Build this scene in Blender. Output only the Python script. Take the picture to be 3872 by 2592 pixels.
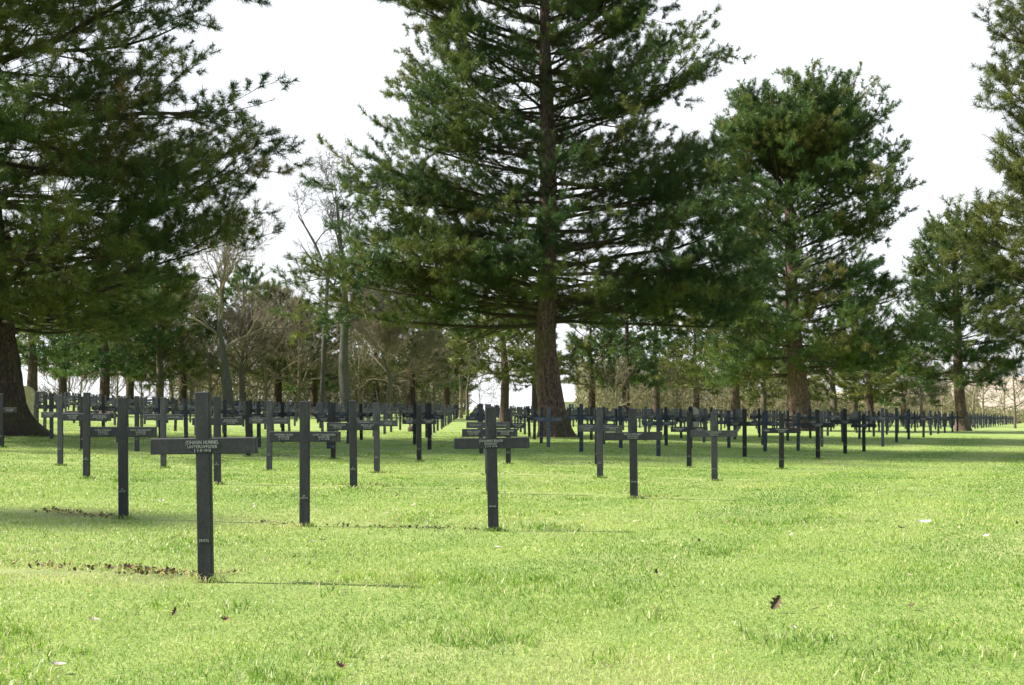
import bpy, bmesh, math, random
import numpy as np
from mathutils import Vector, Matrix

for o in list(bpy.data.objects):
    bpy.data.objects.remove(o)
S = bpy.context.scene
COL = S.collection
R = math.radians

# ------------------------------------------------------------------ camera, sky, sun
EYE = 1.0
F = 4500.0            # focal length in photograph pixels (3872 wide)
YH = 1555.0           # row of the true horizon
cam_d = bpy.data.cameras.new('camera')
cam = bpy.data.objects.new('camera', cam_d)
COL.objects.link(cam)
S.camera = cam
cam.location = (0, 0, EYE)
cam.rotation_euler = (R(90), 0, 0)
cam_d.sensor_width = 36
cam_d.lens = F / 3872 * 36
cam_d.shift_y = (YH - 1296) / 3872
cam_d.clip_start = 0.05
cam_d.clip_end = 20000
cam_d.dof.use_dof = True
cam_d.dof.focus_distance = 7.5
cam_d.dof.aperture_fstop = 10.0

SUN_EL, SUN_AZ = 42.0, -2.0      # AZ: degrees the sun stands in front of due left
sx, sy = -math.cos(R(SUN_AZ)), -math.sin(R(SUN_AZ))
world = bpy.data.worlds.new('World')
S.world = world
world.use_nodes = True
nt = world.node_tree
bg = nt.nodes['Background']
bg.inputs['Strength'].default_value = 0.1
sky = nt.nodes.new('ShaderNodeTexSky')
sky.sky_type = 'NISHITA'
sky.sun_disc = False
sky.sun_elevation = R(SUN_EL)
sky.sun_rotation = math.atan2(sx, sy)
tc = nt.nodes.new('ShaderNodeTexCoord')
mp = nt.nodes.new('ShaderNodeMapping')
mp.inputs['Scale'].default_value = (1, 1, 3.2)
nz = nt.nodes.new('ShaderNodeTexNoise')
nz.inputs['Scale'].default_value = 2.1
nz.inputs['Detail'].default_value = 7
nz.inputs['Roughness'].default_value = 0.55
cr = nt.nodes.new('ShaderNodeValToRGB')
cr.color_ramp.elements[0].position = 0.30
cr.color_ramp.elements[0].color = (.86, .86, .86, 1)
cr.color_ramp.elements[1].position = 0.62
cr.color_ramp.elements[1].color = (1, 1, 1, 1)
mx = nt.nodes.new('ShaderNodeMixRGB')
mx.inputs['Color2'].default_value = (6.4, 6.6, 6.9, 1)      # thin white cloud
L = nt.links.new
L(tc.outputs['Generated'], mp.inputs['Vector'])
L(mp.outputs['Vector'], nz.inputs['Vector'])
L(nz.outputs['Fac'], cr.inputs['Fac'])
# the thin white cloud lies ahead (north) and low; overhead and behind the sky is clear blue
sp = nt.nodes.new('ShaderNodeSeparateXYZ')
L(tc.outputs['Generated'], sp.inputs[0])
m1 = nt.nodes.new('ShaderNodeMapRange'); m1.interpolation_type = 'SMOOTHSTEP'
m1.inputs['From Min'].default_value = -.25; m1.inputs['From Max'].default_value = .45
m1.inputs['To Min'].default_value = .12; m1.inputs['To Max'].default_value = 1
L(sp.outputs['Y'], m1.inputs['Value'])
m2 = nt.nodes.new('ShaderNodeMapRange'); m2.interpolation_type = 'SMOOTHSTEP'
m2.inputs['From Min'].default_value = .45; m2.inputs['From Max'].default_value = .85
m2.inputs['To Min'].default_value = 1; m2.inputs['To Max'].default_value = .15
L(sp.outputs['Z'], m2.inputs['Value'])
mu = nt.nodes.new('ShaderNodeMath'); mu.operation = 'MULTIPLY'
L(m1.outputs[0], mu.inputs[0]); L(m2.outputs[0], mu.inputs[1])
mu2 = nt.nodes.new('ShaderNodeMath'); mu2.operation = 'MULTIPLY'
L(mu.outputs[0], mu2.inputs[0]); L(cr.outputs['Color'], mu2.inputs[1])
L(mu2.outputs[0], mx.inputs['Fac'])
L(sky.outputs['Color'], mx.inputs['Color1'])
L(mx.outputs['Color'], bg.inputs['Color'])

sun_d = bpy.data.lights.new('sun', 'SUN')
sun_d.energy = 4.9
sun_d.angle = R(2.0)
sun_d.color = (1.0, 0.95, 0.86)
sun = bpy.data.objects.new('sun', sun_d)
COL.objects.link(sun)
ce = math.cos(R(SUN_EL))
sdir = Vector((sx * ce, sy * ce, math.sin(R(SUN_EL))))
sun.rotation_euler = sdir.to_track_quat('Z', 'Y').to_euler()

S.view_settings.view_transform = 'Standard'
S.view_settings.look = 'None'
S.view_settings.gamma = 1
S.view_settings.exposure = 1.0

# ------------------------------------------------------------------ helpers
rng = np.random.default_rng(7)
random.seed(7)

def tag(o, label=None, cat=None, group=None, kind=None):
    if label: o['label'] = label
    if cat: o['category'] = cat
    if group: o['group'] = group
    if kind: o['kind'] = kind
    return o

def empty(name, loc, rot=(0, 0, 0)):
    o = bpy.data.objects.new(name, None)
    o.empty_display_size = 0.2
    COL.objects.link(o)
    o.location = loc
    o.rotation_euler = rot
    return o

def mesh_obj(name, me, parent=None):
    o = bpy.data.objects.new(name, me)
    COL.objects.link(o)
    if parent: o.parent = parent
    return o

def np_mesh(name, verts, faces_list, mat=None, attr=None, smooth=False):
    """faces_list: list of (n,k) int arrays; attr: per-vertex float 'tint'"""
    me = bpy.data.meshes.new(name)
    verts = np.asarray(verts, np.float32)
    loops = np.concatenate([f.ravel() for f in faces_list]).astype(np.int32)
    sizes = np.concatenate([np.full(len(f), f.shape[1]) for f in faces_list]).astype(np.int32)
    starts = np.concatenate([[0], np.cumsum(sizes)[:-1]]).astype(np.int32)
    me.vertices.add(len(verts)); me.loops.add(len(loops)); me.polygons.add(len(sizes))
    me.vertices.foreach_set('co', verts.ravel())
    me.loops.foreach_set('vertex_index', loops)
    me.polygons.foreach_set('loop_start', starts)
    me.polygons.foreach_set('loop_total', sizes)
    if smooth:
        me.polygons.foreach_set('use_smooth', np.ones(len(sizes), bool))
    me.update(calc_edges=True)
    if attr is not None:
        a = me.attributes.new('tint', 'FLOAT', 'POINT')
        a.data.foreach_set('value', np.asarray(attr, np.float32))
    if mat: me.materials.append(mat)
    return me

class MB:
    """collects plain polygons"""
    def __init__(s): s.v = []; s.f = []
    def add(s, vs, fs):
        b = len(s.v); s.v += [tuple(v) for v in vs]; s.f += [tuple(b + i for i in f) for f in fs]
    def box(s, x0, x1, y0, y1, z0, z1):
        s.add([(x0,y0,z0),(x1,y0,z0),(x1,y1,z0),(x0,y1,z0),(x0,y0,z1),(x1,y0,z1),(x1,y1,z1),(x0,y1,z1)],
              [(0,3,2,1),(4,5,6,7),(0,1,5,4),(1,2,6,5),(2,3,7,6),(3,0,4,7)])
    def mesh(s, name, mat):
        me = bpy.data.meshes.new(name); me.from_pydata(s.v, [], s.f); me.update()
        me.materials.append(mat); return me
    def build(s, name, mat, parent=None): return mesh_obj(name, s.mesh(name, mat), parent)

# ------------------------------------------------------------------ materials
def mat_new(name):
    m = bpy.data.materials.new(name); m.use_nodes = True
    n = m.node_tree; b = n.nodes['Principled BSDF']
    return m, n, b

def noise(n, scale, detail=4, rough=.55, vec=None, dist=0):
    t = n.nodes.new('ShaderNodeTexNoise')
    t.inputs['Scale'].default_value = scale; t.inputs['Detail'].default_value = detail
    t.inputs['Roughness'].default_value = rough; t.inputs['Distortion'].default_value = dist
    if vec: n.links.new(vec, t.inputs['Vector'])
    return t

def ramp(n, fac, stops):
    r = n.nodes.new('ShaderNodeValToRGB'); e = r.color_ramp.elements
    while len(e) < len(stops): e.new(0.5)
    for i, (p, c) in enumerate(stops):
        e[i].position = p; e[i].color = (*c, 1) if len(c) == 3 else c
    n.links.new(fac, r.inputs['Fac']); return r

def mixc(n, a, b, fac, mode='MIX'):
    m = n.nodes.new('ShaderNodeMixRGB'); m.blend_type = mode
    for k, v in (('Color1', a), ('Color2', b), ('Fac', fac)):
        if isinstance(v, (int, float)): m.inputs[k].default_value = v
        elif isinstance(v, tuple): m.inputs[k].default_value = (*v, 1)
        else: n.links.new(v, m.inputs[k])
    return m.outputs['Color']

def bump(n, b, h, strength, dist):
    u = n.nodes.new('ShaderNodeBump'); u.inputs['Strength'].default_value = strength
    u.inputs['Distance'].default_value = dist
    n.links.new(h, u.inputs['Height']); n.links.new(u.outputs['Normal'], b.inputs['Normal'])

def objco(n, scale=(1, 1, 1)):
    t = n.nodes.new('ShaderNodeTexCoord'); m = n.nodes.new('ShaderNodeMapping')
    m.inputs['Scale'].default_value = scale
    n.links.new(t.outputs['Object'], m.inputs['Vector']); return m.outputs['Vector']

def geopos(n, scale=(1, 1, 1)):
    t = n.nodes.new('ShaderNodeNewGeometry'); m = n.nodes.new('ShaderNodeMapping')
    m.inputs['Scale'].default_value = scale
    n.links.new(t.outputs['Position'], m.inputs['Vector']); return m.outputs['Vector']

def foliage_mat(name, stops, transl=.42, rough=.36):
    m, n, b = mat_new(name)
    at = n.nodes.new('ShaderNodeAttribute'); at.attribute_name = 'tint'
    c = ramp(n, at.outputs['Fac'], stops).outputs['Color']
    nn = noise(n, .55, 3, vec=geopos(n))
    c = mixc(n, c, ramp(n, nn.outputs['Fac'], [(.3, (.72, .80, .72)), (.7, (1.25, 1.15, 1.0))]).outputs['Color'], 1.0, 'MULTIPLY')
    n.links.new(c, b.inputs['Base Color'])
    b.inputs['Roughness'].default_value = rough
    b.inputs['Specular IOR Level'].default_value = .45
    t = n.nodes.new('ShaderNodeBsdfTranslucent'); n.links.new(c, t.inputs['Color'])
    x = n.nodes.new('ShaderNodeMixShader'); x.inputs[0].default_value = transl
    n.links.new(b.outputs[0], x.inputs[1]); n.links.new(t.outputs[0], x.inputs[2])
    n.links.new(x.outputs[0], n.nodes['Material Output'].inputs['Surface'])
    return m

M_pine = foliage_mat('pine_needles', [(0, (.027, .068, .032)), (.35, (.070, .130, .036)), (.72, (.160, .200, .044)), (.93, (.20, .17, .055)), (1, (.20, .125, .06))])
M_pine_blue = foliage_mat('pine_needles_blue', [(0, (.030, .080, .036)), (.5, (.085, .155, .045)), (.9, (.155, .205, .050)), (1, (.20, .18, .06))])
M_pine_olive = foliage_mat('pine_needles_olive', [(0, (.050, .085, .026)), (.5, (.130, .160, .040)), (.9, (.20, .21, .055)), (1, (.25, .18, .08))])
M_brush = foliage_mat('brown_brush', [(0, (.14, .12, .07)), (.5, (.28, .25, .15)), (.8, (.22, .26, .09)), (1, (.42, .37, .27))], .15, .7)
M_grass = foliage_mat('grass_blades', [(0, (.130, .265, .034)), (.35, (.262, .415, .066)), (.62, (.395, .500, .132)), (.82, (.50, .54, .25)), (.93, (.58, .51, .30)), (1, (.66, .60, .42))], .42, .42)

def bark_mat(name, c0, c1, moss=.0, sc=1.0, lichen=0.0):
    m, n, b = mat_new(name)
    v = objco(n, (1, 1, .22))
    vo = n.nodes.new('ShaderNodeTexVoronoi'); vo.feature = 'DISTANCE_TO_EDGE'
    vo.inputs['Scale'].default_value = 9 * sc
    nd = noise(n, 5 * sc, 5, vec=v)
    w = n.nodes.new('ShaderNodeVectorMath'); w.operation = 'ADD'
    n.links.new(v, w.inputs[0]); n.links.new(nd.outputs['Color'], w.inputs[1])
    n.links.new(w.outputs[0], vo.inputs['Vector'])
    cr_ = ramp(n, vo.outputs['Distance'], [(0, c0), (.22, c1)]).outputs['Color']
    n2 = noise(n, 22 * sc, 4, vec=v)
    c = mixc(n, cr_, ramp(n, n2.outputs['Fac'], [(.3, (.5, .5, .5)), (.7, (1.35, 1.3, 1.25))]).outputs['Color'], 1.0, 'MULTIPLY')
    if moss:
        n3 = noise(n, 1.3, 5, vec=objco(n, (1, 1, .5)))
        f = ramp(n, n3.outputs['Fac'], [(.5, (0, 0, 0)), (.62, (moss, moss, moss))]).outputs['Color']
        c = mixc(n, c, (.075, .095, .018), f)
    n.links.new(c, b.inputs['Base Color'])
    b.inputs['Roughness'].default_value = .9
    mm = n.nodes.new('ShaderNodeMath'); mm.operation = 'ADD'
    n.links.new(vo.outputs['Distance'], mm.inputs[0]); n.links.new(n2.outputs['Fac'], mm.inputs[1])
    bump(n, b, mm.outputs[0], .9, .05)
    return m

M_bark = bark_mat('pine_bark', (.045, .027, .020), (.27, .175, .135), .38)
M_bark_dark = bark_mat('dark_bark', (.025, .016, .012), (.13, .085, .062), .4)
M_limb = bark_mat('limb_bark', (.05, .036, .022), (.15, .115, .06), .8, 2)
M_bare = bark_mat('bare_tree_bark', (.10, .085, .06), (.27, .23, .17), .5, 2)
M_bare_brown = bark_mat('bare_twig_bark', (.22, .185, .11), (.48, .41, .27), .3, 2)
M_bare_grey = bark_mat('furrowed_grey_bark', (.06, .055, .045), (.22, .21, .17), .6, 1.6)

def cross_mat(name, base):
    m, n, b = mat_new(name)
    v = objco(n)
    a = noise(n, 260, 2, vec=v)
    d = noise(n, 9, 5, vec=v)
    c = mixc(n, base, ramp(n, d.outputs['Fac'], [(.35, (.7, .74, .8)), (.7, (1.5, 1.35, 1.2))]).outputs['Color'], 1.0, 'MULTIPLY')
    c = mixc(n, c, ramp(n, a.outputs['Fac'], [(.4, (.55, .55, .55)), (.68, (2.3, 2.2, 2.1))]).outputs['Color'], 1.0, 'MULTIPLY')
    st = noise(n, 26, 5, .6, vec=objco(n, (1, 1, .09)))
    c = mixc(n, c, (.072, .076, .080), ramp(n, st.outputs['Fac'], [(.56, (0, 0, 0)), (.74, (.42, .42, .42))]).outputs['Color'])
    ru = noise(n, 34, 6, .7, vec=v)
    c = mixc(n, c, (.11, .065, .035), ramp(n, ru.outputs['Fac'], [(.66, (0, 0, 0)), (.72, (.6, .6, .6))]).outputs['Color'])
    n.links.new(c, b.inputs['Base Color'])
    b.inputs['Roughness'].default_value = .52
    b.inputs['Specular IOR Level'].default_value = .3
    bump(n, b, a.outputs['Fac'], .45, .002)
    return m
M_cross = cross_mat('dark_cast_metal', (.0170, .0190, .0245))
M_cross_black_shade = cross_mat('black_shaded_metal', (.009, .0095, .012))  # tree shade painted in for the fifth row; plain black on other crosses
M_cross_skylit = cross_mat('skylit_blue_metal', (.026, .034, .052))  # blue sky light painted into the metal colour
M_cross_grey = cross_mat('weathered_grey_metal', (.033, .036, .044))
M_cross_sunlit = cross_mat('sunlit_metal', (.085, .098, .118))  # sunlight painted into the colour of one cross near the central trunk
m, n, b = mat_new('letter_paint')
c = ramp(n, noise(n, 300, 2, vec=objco(n)).outputs['Fac'], [(.3, (.13, .135, .13)), (.7, (.34, .35, .33))]).outputs['Color']
n.links.new(c, b.inputs['Base Color']); b.inputs['Roughness'].default_value = .6
M_letter = m

# ------------------------------------------------------------------ the lay of the land
WM = 0.65                                    # width of a crossbar in metres
_xs = np.array([0., 900., 1900., 2700., 3872.])
_ws = np.array([1., 12., 25., 40., 60., 83., 105., 135., 160., 200., 280., 432., 900.])
_ys = np.array([
    [1553, 1553, 1556, 1560, 1565],
    [1500, 1540, 1558, 1578, 1598],
    [1512, 1556, 1572, 1592, 1610],
    [1538, 1580, 1598, 1610, 1626],
    [1575, 1616, 1632, 1637, 1647],
    [1612, 1650, 1664, 1668, 1688],
    [1650, 1682, 1700, 1700, 1716],
    [1697, 1731, 1756, 1768, 1768],
    [1755, 1776, 1785, 1796, 1800],
    [1806, 1836, 1847, 1859, 1866],
    [1965, 1985, 1992, 1992, 1998],
    [2188, 2200, 2214, 2222, 2230],
    [2875, 2893, 2920, 2930, 2940]], float)

def base_ground(X, Y):
    X = np.asarray(X, float); Y = np.asarray(Y, float)
    D = np.maximum(Y, 3.3)
    x = np.clip(1936 + F * X / D, -1500, 5400)
    W = F * WM / D
    lw = np.log(np.clip(W, _ws[0], _ws[-1]))
    cols = np.stack([np.interp(lw, np.log(_ws), _ys[:, k]) for k in range(5)], -1)
    xc = np.clip(x, 0, 3872)
    k = np.clip(np.searchsorted(_xs, xc, side='right') - 1, 0, 3)
    t = (xc - _xs[k]) / (_xs[k + 1] - _xs[k])
    a = np.take_along_axis(cols, k[..., None], -1)[..., 0]
    c = np.take_along_axis(cols, (k + 1)[..., None], -1)[..., 0]
    y = a + (c - a) * t
    y = np.where(W < 1, 1553, y)
    return EYE + (YH - y) / F * D

# x centre, y top, y base, bar width px, lean deg, texts (left,right | centre), number, label bit
NEAR = {}   # (i,j) -> data
def near(i, j, x, yt, yb, w, lean, txt, num, lab):
    NEAR[(i, j)] = dict(x=x, yt=yt, yb=yb, w=w, lean=lean, txt=txt, num=num, lab=lab)
near(0, 0, 779, 1481, 2193, 432, 1.0, ['JOHANN HUMMEL\nUNTEROFFIZIER\n† 5·8·1918'], '29/576',
     'nearest and largest dark metal grave cross, one centred inscription, number 29/576')
near(-1, 1, 467, 1503, 1963, 273.7, 0.1, ['KARL STREHLE\nSERGEANT\n† 5·5·1918', 'PAUL FUCHSLOCH\nGEFREITER\n† 8·5·1918'], '29\n436·437',
     'dark cross numbered 29 436-437 with sergeant and gefreiter inscriptions, by bare soil patch')
near(0, 1, 1152, 1521, 1995, 282.9, 0.1, ['WERNER GUNZ\nMUSKETIER\n† 1·5·1918', 'JOSEF TADAJEWSKI\nMUSKETIER\n† 9·5·1918'], '29\n438·439',
     'dark cross numbered 29 438-439 with two musketier inscriptions')
near(1, 1, 1866, 1538, 2008, 290, 1.15, ['JOHANNES BRAUN\nRESERVIST\n† 6·5·1918'], '29/440',
     'dark cross numbered 29/440 with one centred reservist inscription, other crosses lined up behind')
near(-2, 2, 327, 1484, 1810, 197.8, -0.4, ['MARTIN RAPP\nKANONIER\n† 5·4·1918', 'KARL FRIEDRICH\nOFFIZIERSSTELLVERTRETER\n† 6·4·1918'], '29\n390·391',
     'grey cross with kanonier inscription left, just left of the 29 436-437 cross')
near(-1, 2, 822, 1498, 1832, 202, 0.1, ['AUGUST BERGER\nMUSKETIER\n† 2·4·1918', 'KARL FROBOSE\nOFFIZIERSSTELLVERTRETER\n† 31·3·1918'], '29\n392·393',
     'grey cross half hidden directly behind the nearest cross numbered 29/576')
near(0, 2, 1337, 1514, 1846, 206.5, 0.2, ['WILHELM SCHUCK\nLEUTNANT\n† 5·4·1918', 'MICHAEL FAAS\nGRENADIER\n† 8·4·1918'], '29\n394·395',
     'grey cross numbered 29 394-395 with leutnant and grenadier inscriptions')
near(1, 2, 1853, 1531, 1862, 213.8, 0.4, ['AUREL ROELKE\nHAUPTMANN\n† 5·6·1918', 'HERMANN PFEIFFER\nSERGEANT\n† 31·3·1918'], '29\n396·397',
     'cross with hauptmann inscription hidden right behind the post of the 29/440 cross')
near(2, 2, 2397, 1548, 1888, 219, 0.75, ['ERICH PROBST\nLEUTNANT\n† 10·4·1918'], '29/300',
     'grey cross numbered 29/300 with one centred leutnant inscription, right of the middle')
near(-3, 3, 228, 1497, 1764, 158, 0.1, ['CARL HARTMANN\nUNTEROFFIZIER\n† 5·3·1918', 'EMIL KRAMER\nSCHÜTZE\n† 9·3·1918'], '29\n286·287',
     'grey cross in front of the flared foot of the big left pine')
near(-2, 3, 618, 1505, 1773, 158.7, 0.2, ['ALFRED KNEF', 'JOHANN ZEISER'], '29\n288·289',
     'grey cross with two one-line inscriptions, left of the nearest cross')
near(-1, 3, 1018, 1515, 1780, 161, -0.3, ['ANTON KERSCH\nUNTEROFFIZIER\n† 27·3·1918', 'JOHANN SCHROER'], '29\n290·291',
     'grey cross overlapped by the left arm of the 29 438-439 cross')
near(0, 3, 1425, 1524, 1790, 165, 0.2, ['PAUL KRÜGER\nMUSKETIER\n† 3·3·1918', 'JOSEF ERS\nINFANTERIST\n† 10·3·1918'], '29\n292·293',
     'grey cross with infanterist inscription, just right of the 29 394-395 cross')
near(1, 3, 1846, 1527, 1796, 168.2, 0.1, ['ROBERT HEINT', 'JOHANN GUNDE'], '29\n294·295',
     'cross with one-line inscriptions, third one lined up behind the 29/440 cross')
near(2, 3, 2269, 1543, 1811, 171, 0.2, ['OTTO STOFFLER\nGEFREITER\n† 30·3·1918', 'HERMANN ENGELS\nGEFREITER\n† 26·3·1918'], '29\n296·297',
     'grey cross with two gefreiter inscriptions, just left of the 29/300 cross')
near(3, 3, 2702, 1556, 1818, 174.6, 0.5, ['WILLY SCHÖSSLER\nGEFREITER\n† 24·5·1918'], '29/172',
     'grey cross with one centred gefreiter inscription, right end of the fourth row')
near(-5, 4, 6, 1490, 1693, 132, 0.0, ['FRANZ LANGE\nMUSKETIER\n† 4·3·1918', 'HANS WEBER\nLANDSTURMMANN\n† 1·4·1918'], '29\n178·179',
     'dark cross cut by the left picture edge before the big trunk')
near(-4, 4, 312, 1500, 1704, 132, 0.0, ['a', 'b'], '29\n180·181',
     'black shaded cross mostly hidden behind the kanonier cross')
near(-2, 4, 938, 1517, 1728, 130.6, 0.2, ['a', 'b'], '29\n182·183', 'black shaded cross just right of the nearest cross, in tree shade')
near(-1, 4, 1260, 1526, 1738, 131.5, 0.0, ['c', 'd'], '29\n184·185', 'black shaded cross peeking out left of the 29 394-395 cross')
near(0, 4, 1585, 1534, 1747, 132.8, 0.0, ['ERNST KUHN\nGEFREITER\n† 4·4·1918', 'WILHELM FALKENBERG\nGRENADIER\n† 9·4·1918'], '29\n186·187',
     'jet black shaded cross standing free between the 29 394-395 and 29/440 crosses')
near(1, 4, 1922, 1544, 1755, 136, 0.0, ['b', 'ERNST WAGNER\nLEUTNANT\n† 12·4·1918'], '29\n188·189', 'black shaded cross just right of the 29/440 cross post')
near(2, 4, 2258, 1548, 1762, 137, 0.0, ['PAUL NEUMANN\nGEFREITER\n† 2·4·1918', 'FRITZ KOEHLER\nMUSKETIER\n† 2·4·1918'], '29\n190·191', 'black cross hidden right behind the two gefreiter cross left of 29/300')
near(3, 4, 2606, 1560, 1771, 138.4, 0.1, ['HERMANN BECKER\nGRENADIER\n† 5·4·1918', 'JOSEF STERN\nPIONIER'], '29\n192·193',
     'jet black cross with grenadier and pionier names, left of the single gefreiter cross')
near(4, 4, 2955, 1567, 1780, 140.5, 0.0, ['ADAM HOFMANN\nKANONIER\n† 16·4·1918'], '29/170',
     'jet black single-inscription cross with small oval badge on its left arm')
near(5, 5, 3093, 1548, 1734, 122, 0.6, ['c'], '29/98', 'blue-grey cross just right of the jet black oval badge cross')
near(6, 6, 3196, 1548, 1718, 106, 0.4, ['c'], '29/97', 'grey cross ending the seventh row, left of a small black cross')
near(7, 7, 3267, 1574, 1716, 92, 0.9, ['c'], '29/96', 'small low black cross right of two grey crosses near the right lawn')
near(8, 8, 3338, 1545, 1691, 84, 0.6, ['c'], '29/95', 'grey cross on the lawn edge, first of the thin receding line at right')
near(9, 9, 3390, 1543, 1673, 77, 0.3, ['c'], '29/94', 'grey cross on the lawn edge, second of the thin receding line at right')
near(10, 10, 3436, 1547, 1662, 71, 0.2, ['d'], '29/93', 'grey cross on the lawn edge, third of the thin receding line at right')
near(4, 5, 2816, 1548, 1729, 119, 0.3, ['a', 'b'], '29\n100·101', 'blue-grey cross right of the single gefreiter cross, left of the jet black badge cross')
near(3, 5, 2490, 1539, 1718, 119, 0.2, ['d', 'c'], '29\n102·103', 'blue-grey cross standing just right of the 29/300 cross')
near(2, 5, 2198, 1530, 1712, 112, 0.0, ['c', 'b'], '29\n104·105', 'blue cross directly right of the central pine foot')
near(0, 5, 1624, 1520, 1698, 112, 0.0, ['c', 'b'], '29\n106·107', 'dark blue cross right behind the free standing jet black cross')

# points the lawn has to pass through
ANC = []
for d in NEAR.values():
    D = F * WM / d['w']; X = (d['x'] - 1936) / F * D
    zt = EYE + (YH - d['yb']) / F * D
    ANC.append((X, D, zt - float(base_ground(X, D))))
ANC = np.array(ANC)

def ground(X, Y):
    X = np.asarray(X, float); Y = np.asarray(Y, float)
    z = base_ground(X, Y)
    num = np.zeros_like(z); den = np.full_like(z, .25)
    for ax, ay, r in ANC:
        sg = .9 + .035 * ay
        g = np.exp(-((X - ax) ** 2 + (Y - ay) ** 2) / (2 * sg * sg))
        num += g * r; den += g
    return z + num / den

def gz(X, Y): return float(ground(np.array([X]), np.array([Y]))[0])
def P(x, D, y=None):
    X = (x - 1936) / F * D
    return Vector((X, D, gz(X, D) if y is None else EYE + (YH - y) / F * D))

# lattice of graves
H0 = np.array([-2.678, 2.315]); RV = np.array([2.54, -.117]); CV = np.array([-.17, 1.28])
def lattice(i, j):
    if (i, j) in NEAR:
        d = NEAR[(i, j)]; D = F * WM / d['w']
        return (d['x'] - 1936) / F * D, D
    p = H0 + i * RV + j * CV
    return p[0] * WM, p[1] * F * WM / 1000

# direction of a row of graves in metres, used by the worn strips
rowd = np.array([RV[0] * WM, RV[1] * F * WM / 1000]); rowd /= np.linalg.norm(rowd)
rown = np.array([-rowd[1], rowd[0]])
YAW = math.atan2(rowd[1], rowd[0])

# ------------------------------------------------------------------ ground sheet
gxs = np.concatenate([-np.geomspace(2500, 30, 22), np.arange(-29, 29.1, .5), np.geomspace(30, 2500, 22)])
gys = np.concatenate([[-30, -15, -8, -3], np.arange(0, 40, .5), np.geomspace(40, 3500, 60)])
GX, GY = np.meshgrid(gxs, gys)
GZ = ground(GX, GY)
GZ = np.where(GY < 3.3, ground(GX, np.maximum(GY, 3.3)), GZ)
nv, nu = GX.shape
idx = np.arange(nv * nu).reshape(nv, nu)
quads = np.stack([idx[:-1, :-1], idx[:-1, 1:], idx[1:, 1:], idx[1:, :-1]], -1).reshape(-1, 4)

m, n, b = mat_new('lawn')
v = geopos(n)
big = noise(n, .35, 5, vec=v); mid = noise(n, 2.6, 6, .6, vec=v); fine = noise(n, 45, 4, .7, vec=v)
c1 = ramp(n, big.outputs['Fac'], [(.3, (.22, .32, .055)), (.5, (.29, .38, .08)), (.7, (.35, .40, .12))]).outputs['Color']
c2 = mixc(n, c1, ramp(n, mid.outputs['Fac'], [(.3, (.75, .85, .7)), (.7, (1.2, 1.12, 1.3))]).outputs['Color'], 1.0, 'MULTIPLY')
c3 = mixc(n, c2, ramp(n, fine.outputs['Fac'], [(.3, (.55, .6, .5)), (.7, (1.35, 1.3, 1.4))]).outputs['Color'], 1.0, 'MULTIPLY')
# soil and straw at worn places
at = n.nodes.new('ShaderNodeAttribute'); at.attribute_name = 'tint'
c4 = mixc(n, c3, (.13, .095, .06), at.outputs['Fac'])
n.links.new(c4, b.inputs['Base Color']); b.inputs['Roughness'].default_value = .85
bump(n, b, fine.outputs['Fac'], .8, .03)
M_lawn = m

SOIL = [(300, 1948, .5, .16), (360, 1955, .28, .12), (180, 2163, .8, .12), (560, 2170, .5, .12)]   # x, y, half width, half depth (m)
def at_xy(x, y):
    """point of the lawn seen at photograph pixel x,y"""
    D = 8.0
    for _ in range(40):
        X = (x - 1936) / F * D
        D = .5 * D + .5 * max(3.4, (EYE - gz(X, D)) * F / (y - YH))
    return (x - 1936) / F * D, D
SOILP = [(*at_xy(a, b_), c_, d_) for a, b_, c_, d_ in SOIL]
def soil(X, Y):
    s = np.zeros_like(X)
    for sx_, sy_, a, d in SOILP:
        s = np.maximum(s, 1 - np.sqrt(((X - sx_) / a) ** 2 + ((Y - sy_) / d) ** 2))
    return np.clip(s * 2, 0, 1)

verts = np.stack([GX, GY, GZ], -1).reshape(-1, 3)
me = np_mesh('ground', verts, [quads], M_lawn, soil(GX, GY).ravel() * .6, smooth=True)
g_o = mesh_obj('ground', me); tag(g_o, kind='structure')

# value noise for numpy
_tab = rng.random((256, 256))
def vnoise(x, y, s):
    x = np.asarray(x) * s; y = np.asarray(y) * s
    xi = np.floor(x).astype(int); yi = np.floor(y).astype(int)
    fx = x - xi; fy = y - yi
    fx = fx * fx * (3 - 2 * fx); fy = fy * fy * (3 - 2 * fy)
    g = lambda a, c: _tab[a % 256, c % 256]
    return ((g(xi, yi) * (1 - fx) + g(xi + 1, yi) * fx) * (1 - fy) + (g(xi, yi + 1) * (1 - fx) + g(xi + 1, yi + 1) * fx) * fy)

# ------------------------------------------------------------------ grass blades
def strips(X, Y):
    """worn line at the foot of each row of graves"""
    r = (X - H0[0] * WM) * rown[0] + (Y - H0[1] * F * WM / 1000) * rown[1]
    p = (CV[0] * WM) * rown[0] + (CV[1] * F * WM / 1000) * rown[1]
    d = np.abs((r / p) - np.round(r / p)) * p
    end = (X - H0[0] * WM) - (Y - H0[1] * 2.925) * (2.37 * .65 / (1.163 * 2.925))
    return np.exp(-(d / .22) ** 2) * (end < 1.2)

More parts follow.
